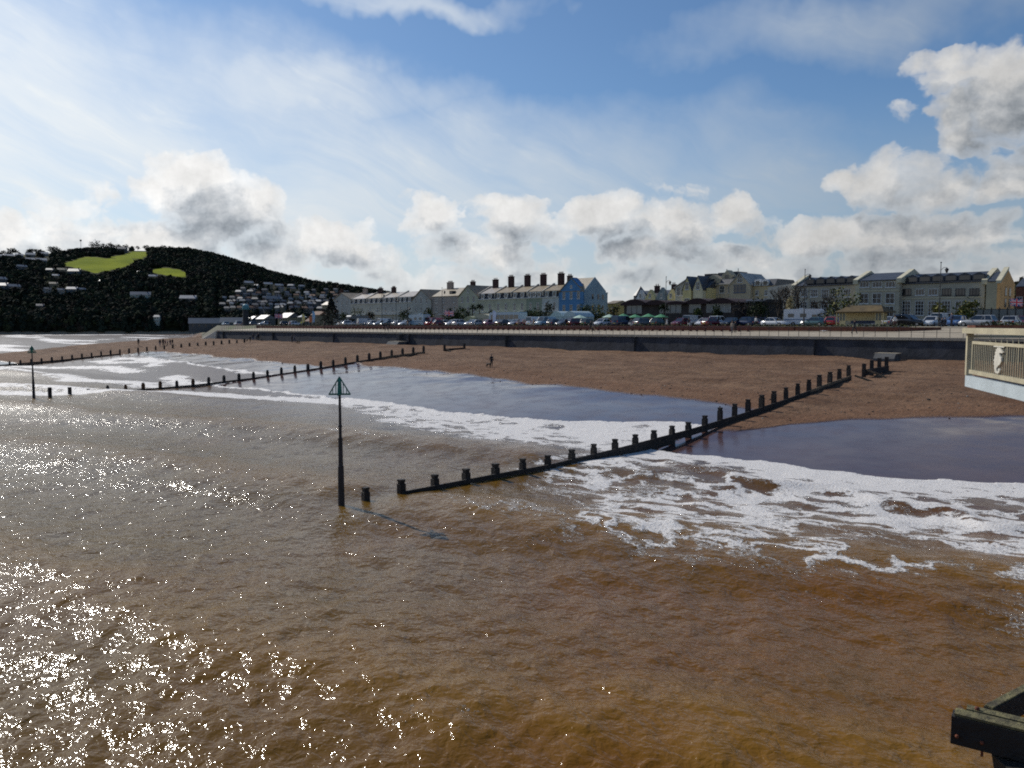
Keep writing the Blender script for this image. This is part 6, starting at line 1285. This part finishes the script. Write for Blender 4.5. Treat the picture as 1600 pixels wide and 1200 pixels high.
CARS = [(352, 124, 'saloon', 'pale blue', 'pale blue car parked at the left, first beyond the wall end'), (371, 121, 'estate', 'silver', 'silver car directly left of the teal topped column'), (398, 124, 'hatch', 'grey', 'grey car first right of the teal topped column'), (412, 124, 'hatch', 'silver', 'silver car second right of the teal topped column'), (447, 124, 'hatch', 'black', 'black car left of the white parasol'), (461, 124, 'hatch', 'white', 'small white car near the white parasol'),
 (537, 124, 'hatch', 'silver', 'silver car directly right of the dark conifer'), (544, 121, 'hatch', 'white', 'white car with sun glint right of the dark conifer'), (557, 126, 'motorhome', 'grey', 'grey motorhome in front of the yellow green bush'), (572, 124, 'van', 'silver', 'silver white van right of the grey motorhome'), (585, 124, 'hatch', 'white', 'white hatchback right of the silver white van'), (593, 124, 'hatch', 'silver', 'silver hatchback before the terrace lamp'), (603, 127, 'van', 'white', 'white topped van behind the row of small cars'), (604, 122, 'hatch', 'teal', 'teal hatchback before the white topped van'), (615, 124, 'hatch', 'white', 'white hatchback third left of the big motorhome'), (624, 124, 'saloon', 'silver', 'silver saloon second left of the big motorhome'), (633, 122, 'hatch', 'white', 'white hatchback touching the big motorhome'),
 (654, 124, 'motorhome', 'pale blue', 'big pale teal motorhome before the hooded gable house'), (678, 125, 'van', 'red', 'red van right of the big motorhome'), (688, 122, 'hatch', 'maroon', 'maroon hatchback before the red van'), (698, 124, 'hatch', 'silver', 'silver hatchback under the pink flag'), (706, 124, 'hatch', 'white', 'white hatchback right of the pink flag pole'), (720, 124, 'estate', 'white', 'whitish estate before the pale green gable house'), (737, 122, 'hatch', 'silver', 'silver hatchback before the smaller tent roof'), (748, 122, 'saloon', 'silver', 'silver saloon before the cream tent roof'), (767, 124, 'hatch', 'pink', 'pinkish car with a bright sun glint before the banner'),
 (793, 126.5, 'coach', 'pale blue', 'long white coach before the second chimney house'), (788, 121.5, 'saloon', 'black', 'black saloon before the long white coach'), (806, 122, 'hatch', 'silver', 'silver hatchback at the right end of the coach'), (822, 123, 'saloon', 'maroon', 'dark maroon saloon before the low dark bushes'), (838, 124, 'van', 'white', 'white van below the left green parasol'), (852, 124, 'van', 'pale blue', 'pale bluish van left of the marquee front'), (868, 122, 'hatch', 'navy', 'navy hatchback before the white marquee'), (880, 122, 'hatch', 'grey', 'grey hatchback before the white marquee'), (902, 124, 'estate', 'maroon', 'maroon estate right of the white marquee'), (920, 124, 'hatch', 'dark green', 'dark green hatchback before the blue terrace end'), (940, 124, 'hatch', 'white', 'white car with glint before the yellow building'),
 (972, 124, 'van', 'navy', 'navy van under the leftmost green parasol'), (996, 124, 'hatch', 'silver', 'silver hatchback between the green parasols'), (1008, 124, 'estate', 'grey', 'grey estate under the third green parasol'), (1030, 124, 'hatch', 'dark green', 'dark green hatchback under the rightmost parasol'), (1063, 122.5, 'hatch', 'maroon', 'maroon hatchback left of the pale camper van'), (1084, 126, 'van', 'silver', 'pale camper van before the cream hotel'), (1100, 124, 'hatch', 'white', 'white hatchback right of the pale camper van'), (1113, 122, 'hatch', 'maroon', 'dark maroon hatchback between two white cars'), (1124, 125, 'suv', 'white', 'white pick-up like car before the pavilion right end'), (1140, 122.5, 'hatch', 'black', 'black hatchback right of the white pick-up like car'), (1163, 124, 'estate', 'navy', 'navy estate before the dark annexe'), (1191, 128, 'hatch', 'navy', 'blue black hatchback behind the white saloon'), (1211, 123, 'saloon', 'white', 'white saloon left of the white motorhome'),
 (1259, 128, 'motorhome', 'white', 'white motorhome in front of the bare trees'), (1272, 122.5, 'saloon', 'teal', 'dark teal saloon before the white motorhome'), (1304, 124, 'hatch', 'red', 'bright red hatchback at the left end of the shelter'), (1378, 128, 'hatch', 'silver', 'silver hatchback at the right end of the shelter'), (1396, 126, 'hatch', 'silver', 'silver hatchback left of the black car'), (1422, 123, 'suv', 'black', 'black large car before the middle block of the flats'), (1455, 124, 'hatch', 'white', 'white hatchback left of the white van'), (1472, 129, 'van', 'white', 'white van behind the tallest lamp'), (1494, 125, 'estate', 'blue', 'blue grey estate right of the white van'), (1528, 123, 'estate', 'silver', 'pale estate with dark windows before the orange gable block'), (1581, 124, 'saloon', 'silver', 'silver saloon at the right picture edge'), (1600, 130, 'hatch', 'maroon', 'maroon car cut by the right picture edge')]
for i, (px, s, kind, col, lb) in enumerate(CARS):
    rot = {0: 90, 1: -90, 2: 90, 3: -90, 4: 75}[i % 5]
    if kind == 'coach' or px in (654,): rot = 180
    if px in (1259,): rot = 8
    if px in (352, 371): rot = 170
    if px in (1422, 1211): rot = -8
    if px in (1528, 1272, 1163): rot = 172
    car(px, s, kind, col, lb, rot)
for o in TPL.values():
    for m_ in [o] + list(o.children_recursive): bpy.data.objects.remove(m_, do_unlink=True)

# ------------------------------------------------------------------ people and dogs
def skin_mesh(name, V, E, Rd, sub=1):
    me = bpy.data.meshes.new(name); me.from_pydata(V, E, []); ob = bpy.data.objects.new(name, me); COL.objects.link(ob)
    sk = ob.modifiers.new('s', 'SKIN'); sk.use_smooth_shade = True
    for i, r in enumerate(Rd): me.skin_vertices[0].data[i].radius = (r, r) if isinstance(r, float) else r
    me.skin_vertices[0].data[0].use_root = True
    ss = ob.modifiers.new('u', 'SUBSURF'); ss.levels = ss.render_levels = sub
    dg = bpy.context.evaluated_depsgraph_get(); out = bpy.data.meshes.new_from_object(ob.evaluated_get(dg)); out.name = name; bpy.data.objects.remove(ob, do_unlink=True); return out
M_skin = mat('skin', (.42, .26, .19), .6, .1, 3.); M_top = mat('cloth_top', (.05, .05, .06), .85, .2, 5.); M_leg = mat('cloth_trousers', (.03, .035, .05), .85, .2, 5.); M_shoe = mat('shoe', (.02, .02, .02), .6, .2, 5.); M_hair = mat('hair', (.03, .02, .014), .7, .3, 8.)
def make_person(pose):
    st = {'stand': (0, 0, .03, -.03), 'walk': (.26, -.28, .16, -.2), 'sit': None}[pose]
    V = [(0, 0, .95), (0, .0, 1.12), (0, .0, 1.33), (0, .01, 1.47), (0, -.005, 1.56), (0, -.01, 1.66), (0, 0, 1.73)]; E = [(i, i+1) for i in range(6)]; Rd = [(.15, .11), (.135, .105), (.165, .115), .055, .07, .095, .06]
    for s_ in (-1, 1):
        sw = (st[2] if s_ > 0 else st[3]) if st else -.1; o = len(V)
        V += [(s_*.19, 0, 1.40), (s_*.235, sw*.5+.02, 1.14), (s_*.24, sw-.06, .92), (s_*.235, sw*1.1-.09, .82)]; E += [(2, o), (o, o+1), (o+1, o+2), (o+2, o+3)]; Rd += [.065, .05, .038, .045]
        o = len(V)
        if pose == 'sit': V += [(s_*.10, -.02, .90), (s_*.12, -.42, .93), (s_*.12, -.45, .50), (s_*.12, -.60, .46)]
        else:
            f = st[0] if s_ > 0 else st[1]; V += [(s_*.095, 0, .88), (s_*.10, -f*.55-(.05 if f else 0), .49), (s_*.105, -f*1.0+(.06 if f < 0 else 0), .09), (s_*.11, -f*1.0-.15, .045)]
        E += [(0, o), (o, o+1), (o+1, o+2), (o+2, o+3)]; Rd += [.10, .068, .045, .04]
    if pose == 'sit': V = [(x, y, z-.46) if True else 0 for x, y, z in V]
    me = skin_mesh('person', V, E, Rd, 1)
    for m in (M_skin, M_top, M_leg, M_shoe): me.materials.append(m)
    dz = -.46 if pose == 'sit' else 0
    for p in me.polygons:
        c = p.center; z = c.z - dz; m = 1
        if z > 1.50: m = 0
        elif z < .10 or (pose == 'sit' and z < .53 and c.y < -.5): m = 3
        elif z < .93 and abs(c.x) < .19: m = 2
        if abs(c.x) > .19 and z < .87: m = 0
        if pose == 'sit' and c.y < -.15 and abs(c.x) < .2: m = 2 if m != 3 else 3
        p.material_index = m
    hb = MB(); hb.ball((0, .012, 1.685 + dz), .115, 10, 7, sz=1.0); hv = [v for v in hb.v]; hm = hb.mesh('hair', M_hair, True)
    bm = bmesh.new(); bm.from_mesh(hm); bmesh.ops.delete(bm, geom=[v for v in bm.verts if v.co.z < 1.62 + dz or (v.co.y < -.07 and v.co.z < 1.74 + dz)], context='VERTS'); bm.to_mesh(hm); bm.free()
    fb = MB(); fb.add([(-.012, -.105, 1.625 + dz), (.012, -.105, 1.625 + dz), (0, -.128, 1.612 + dz), (0, -.105, 1.655 + dz)], [(0, 2, 3), (2, 1, 3), (0, 1, 2)]); 
    for s_ in (-1, 1): fb.ball((s_*.034, -.092, 1.663 + dz), .011, 6, 4, mi=1); fb.ball((s_*.098, 0, 1.655 + dz), .022, 6, 4)
    fb.box(-.026, .026, -.102, -.090, 1.588 + dz, 1.598 + dz, 1); fm = fb.mesh('face', [M_skin, M_hair])
    return me, hm, fm
PP = {k: make_person(k) for k in ('stand', 'walk', 'sit')}
def person(px, py, z, pose, label, top, leg, rot, h=1.72, hair=None, group=None, s=None):
    if s is None: q, s = at_z(px, py, z)
    else: q, _ = at_s(px, py, s)
    if z < 6: z = float(beach_surf(np.array(s), np.array(-q)))
    o = thing('person', label, 'person', W(q, s, z), RHO + R(rot), group); k = h / 1.76; o.scale = (k, k, k)
    b = link('body', PP[pose][0], o); hr = link('hair', PP[pose][1], o); link('face', PP[pose][2], o)
    for i, m in ((1, top), (2, leg)):
        nm = 'cloth_%d_%d_%d' % tuple(int(c * 999) for c in m); b.material_slots[i].link = 'OBJECT'; b.material_slots[i].material = mat(nm, m, .85, .15, 5.)
    if hair: hr.material_slots[0].link = 'OBJECT'; hr.material_slots[0].material = mat('hair_%d' % int(hair[0] * 999), hair, .7, .2, 8.)
    return o
D_ = (.02, .02, .025); Bl = (.03, .05, .12); Wt = (.6, .6, .58); Rd_ = (.30, .03, .03); Gy = (.14, .14, .15); Tn = (.35, .26, .16)
person(768, 573, 2.7, 'stand', 'person in dark clothes standing alone with a dog mid beach', D_, (.02, .02, .03), 40, 1.62)
person(456.5, 538, 3.6, 'stand', 'left of the pair in dark clothes on the upper beach', D_, D_, 20, 1.7); person(460, 538, 3.6, 'walk', 'right of the pair in dark clothes on the upper beach', Gy, Bl, -60, 1.8)
BG = 'people on the far beach'
for px, py, z, pose, tp, lg, lb, h in ((391, 535, 3.9, 'stand', D_, D_, 'leftmost person of the small family near the wall end', 1.5), (395.5, 534, 3.9, 'stand', D_, Bl, 'second person of the small family near the wall end', 1.7), (401.5, 533, 4., 'walk', Gy, D_, 'third person of the small family near the wall end', 1.5), (404, 533, 4., 'stand', D_, D_, 'tallest person of the small family near the wall end', 1.85),
    (217, 556, .8, 'stand', D_, D_, 'lone person in dark clothes at the waterline by the far groyne', 1.75), (250.5, 553, 1.3, 'stand', D_, Bl, 'leftmost of the group paddling by the far groyne', 1.75), (255.5, 553, 1.3, 'stand', D_, D_, 'second of the group paddling by the far groyne', 1.85), (259, 553, 1.3, 'walk', (.18, .04, .05), D_, 'person in dull red within the group by the far groyne', 1.4), (262.5, 552, 1.4, 'stand', Gy, D_, 'middle person of the group by the far groyne', 1.2), (266.5, 552, 1.4, 'stand', D_, Bl, 'fifth person of the group by the far groyne', 1.5), (270, 552, 1.5, 'walk', D_, D_, 'rightmost person of the group by the far groyne', 1.6),
    (299.5, 529.5, 2.6, 'stand', D_, D_, 'tiny distant person at the river mouth, left one', 1.75), (308.5, 528, 3.0, 'stand', D_, D_, 'tiny distant person at the river mouth, right one', 1.6)):
    person(px, py, z, pose, lb, tp, lg, random.uniform(-90, 90), h, None, BG)
PG = 'people on the promenade'
for px, s, z, pose, tp, lg, lb, h, rot in ((1335, 103, 6.9, 'walk', D_, D_, 'man in black walking on the promenade before the shelter', 1.8, 80), (1042, 112, 7.45, 'walk', Wt, (.5, .47, .4), 'person in white striding in front of the pavilion', 1.75, -80), (986, 112, 7.45, 'stand', Gy, Wt, 'person in grey and white near the green parasols', 1.7, 30), (1144, 102, 6.88, 'stand', (.3, .25, .2), Gy, 'person in light brown at the railing before the navy estate', 1.7, 0), (1149, 102.5, 6.9, 'stand', D_, D_, 'person in black at the railing beside the light brown one', 1.65, 10),
    (923, 103, 6.9, 'walk', D_, D_, 'person in black walking before the blue terrace end', 1.8, 90), (927, 103.6, 6.9, 'walk', Gy, Tn, 'person in grey walking behind the one in black', 1.7, 90), (834, 112, 7.45, 'stand', Tn, (.5, .45, .4), 'person in tan standing before the low dark bushes', 1.75, 0), (811, 112, 7.45, 'stand', (.4, .35, .3), Gy, 'person in pale jacket near the end of the coach', 1.7, 30), (746, 99, 6.75, 'stand', D_, D_, 'small child in black at the railing before the tents', 1.15, 180),
    (600, 100, 6.8, 'walk', D_, D_, 'left of three small walkers before the dormered far houses', 1.7, 90), (604, 100.5, 6.8, 'walk', D_, Gy, 'middle of three small walkers before the dormered far houses', 1.6, 90), (608, 100, 6.8, 'walk', D_, D_, 'right of three small walkers before the dormered far houses', 1.7, 90), (637, 110, 7.3, 'stand', Tn, Gy, 'person in tan beside the big motorhome', 1.7, 0),
    (1486.5, 117.5, 7.8, 'stand', (.02, .03, .08), D_, 'man in navy standing by the white van near the tallest lamp', 1.85, -30), (1472, 116.5, 7.75, 'sit', D_, D_, 'left of two dark figures sitting near the tallest lamp', 1.7, 10), (1476, 116.5, 7.75, 'sit', D_, D_, 'right of two dark figures sitting near the tallest lamp', 1.7, -10), (1398, 116, 7.7, 'stand', Wt, (.10, .05, .05), 'person with a pale top between silver and black cars', 1.65, 20), (1181, 119, 7.8, 'stand', Wt, D_, 'person in white left of the white saloon', 1.6, 0),
    (471, 113, 7.5, 'stand', (.5, .5, .1), D_, 'person in yellow under the white parasol', 1.75, 0), (440, 113, 7.5, 'stand', Gy, D_, 'person in grey right of the left flag pole', 1.7, 20), (421, 113, 7.5, 'walk', D_, D_, 'person in black left of the left flag pole', 1.7, 80), (453, 113, 7.5, 'stand', Rd_, D_, 'person in red between flag pole and parasol', 1.7, 0), (507, 108, 7.2, 'stand', D_, D_, 'person in black at the left foot of the conifer', 1.7, 0), (531, 108, 7.2, 'stand', (.4, .35, .3), D_, 'person in pale top at the right foot of the conifer', 1.65, 0), (1076, 113, 7.5, 'walk', D_, Wt, 'person in black with white trousers beside the camper van', 1.7, 80)):
    person(px, 512, z, pose, lb, tp, lg, rot, h, None, PG, s)
def make_dog():
    V = [(0, .22, .44), (0, 0, .45), (0, -.24, .46), (0, -.36, .58), (0, -.46, .66), (0, -.60, .62), (0, .38, .52), (0, .50, .62)]; E = [(0, 1), (1, 2), (2, 3), (3, 4), (4, 5), (0, 6), (6, 7)]; Rd = [.10, .10, .12, .07, .075, .035, .025, .015]
    for s_ in (-1, 1):
        o = len(V); V += [(s_*.08, -.25, .34), (s_*.085, -.22, .18), (s_*.085, -.25, .03)]; E += [(2, o), (o, o+1), (o+1, o+2)]; Rd += [.055, .03, .03]
        o = len(V); V += [(s_*.08, .20, .32), (s_*.085, .30, .19), (s_*.085, .27, .03)]; E += [(0, o), (o, o+1), (o+1, o+2)]; Rd += [.07, .03, .03]
    me = skin_mesh('dog', V, E, Rd); me.materials.append(mat('dog_coat', (.03, .022, .016), .8, .3, 6.)); return me
dog_me = make_dog(); ear = MB().add([(-.02, 0, 0), (.03, 0, 0), (0, .02, .09)], [(0, 1, 2)]).mesh('ear', MATS['dog_coat'])
for px, py, z, lb, rot in ((763.5, 572, 2.8, 'dark dog standing left of the lone person mid beach', 100), (466, 538.5, 3.6, 'dark dog right of the pair on the upper beach', -70), (386, 535, 3.8, 'low dark dog left of the small family near the wall end', 80)):
    q, s = at_z(px, py, z); z = float(beach_surf(np.array(s), np.array(-q))); o = thing('dog', lb, 'dog', W(q, s, z), RHO + R(rot)); link('body', dog_me, o); link('ear', ear, o, (-.05, -.42, .71)); link('ear', ear, o, (.05, -.42, .71))
# a gull on the promenade
q, _ = at_s(1287, 515, 104); o = thing('seagull', 'white bird with spread wings on the promenade before the shelter', 'bird', W(q, 104, 6.98), RHO)
me = skin_mesh('gull', [(0, 0, .22), (0, -.16, .26), (0, -.24, .33), (0, .2, .2), (.28, .02, .30), (.6, .08, .26), (-.28, .02, .30), (-.6, .08, .26)], [(0, 1), (1, 2), (0, 3), (0, 4), (4, 5), (0, 6), (6, 7)], [.09, .07, .05, .03, (.05, .02), (.03, .012), (.05, .02), (.03, .012)]); me.materials.append(M_wht); link('body', me, o)
MB().bar((.03, 0, 0), (.03, 0, .2), .015).bar((-.03, 0, 0), (-.03, 0, .2), .015).obj('leg', M_benchred, o)
# stones and weed strewn on the sand
sb = MB(); r = np.random.default_rng(12)
for i in range(520):
    t = r.uniform(5, 190); s = float(np.interp(t, WT, WS)) + abs(r.normal()) * 9 - 1.5
    if s > 94: continue
    z = float(beach_surf(np.array(s), np.array(t))); k = r.uniform(.03, .10) * (1.6 if r.random() < .06 else 1)
    sb.ball((-t, s, z + k * .2), k, 5, 3, sz=.6, mi=int(r.random() < .07))
tag(sb.obj('pebbles', [mat('pebble_dark', (.03, .022, .018), .8, .3, 4.), mat('pebble_pale', (.35, .32, .27), .8, .2, 4.)], None, (0, 0, 0), RHO), 'scattered dark stones and scraps of weed on the sand', kind='stuff')
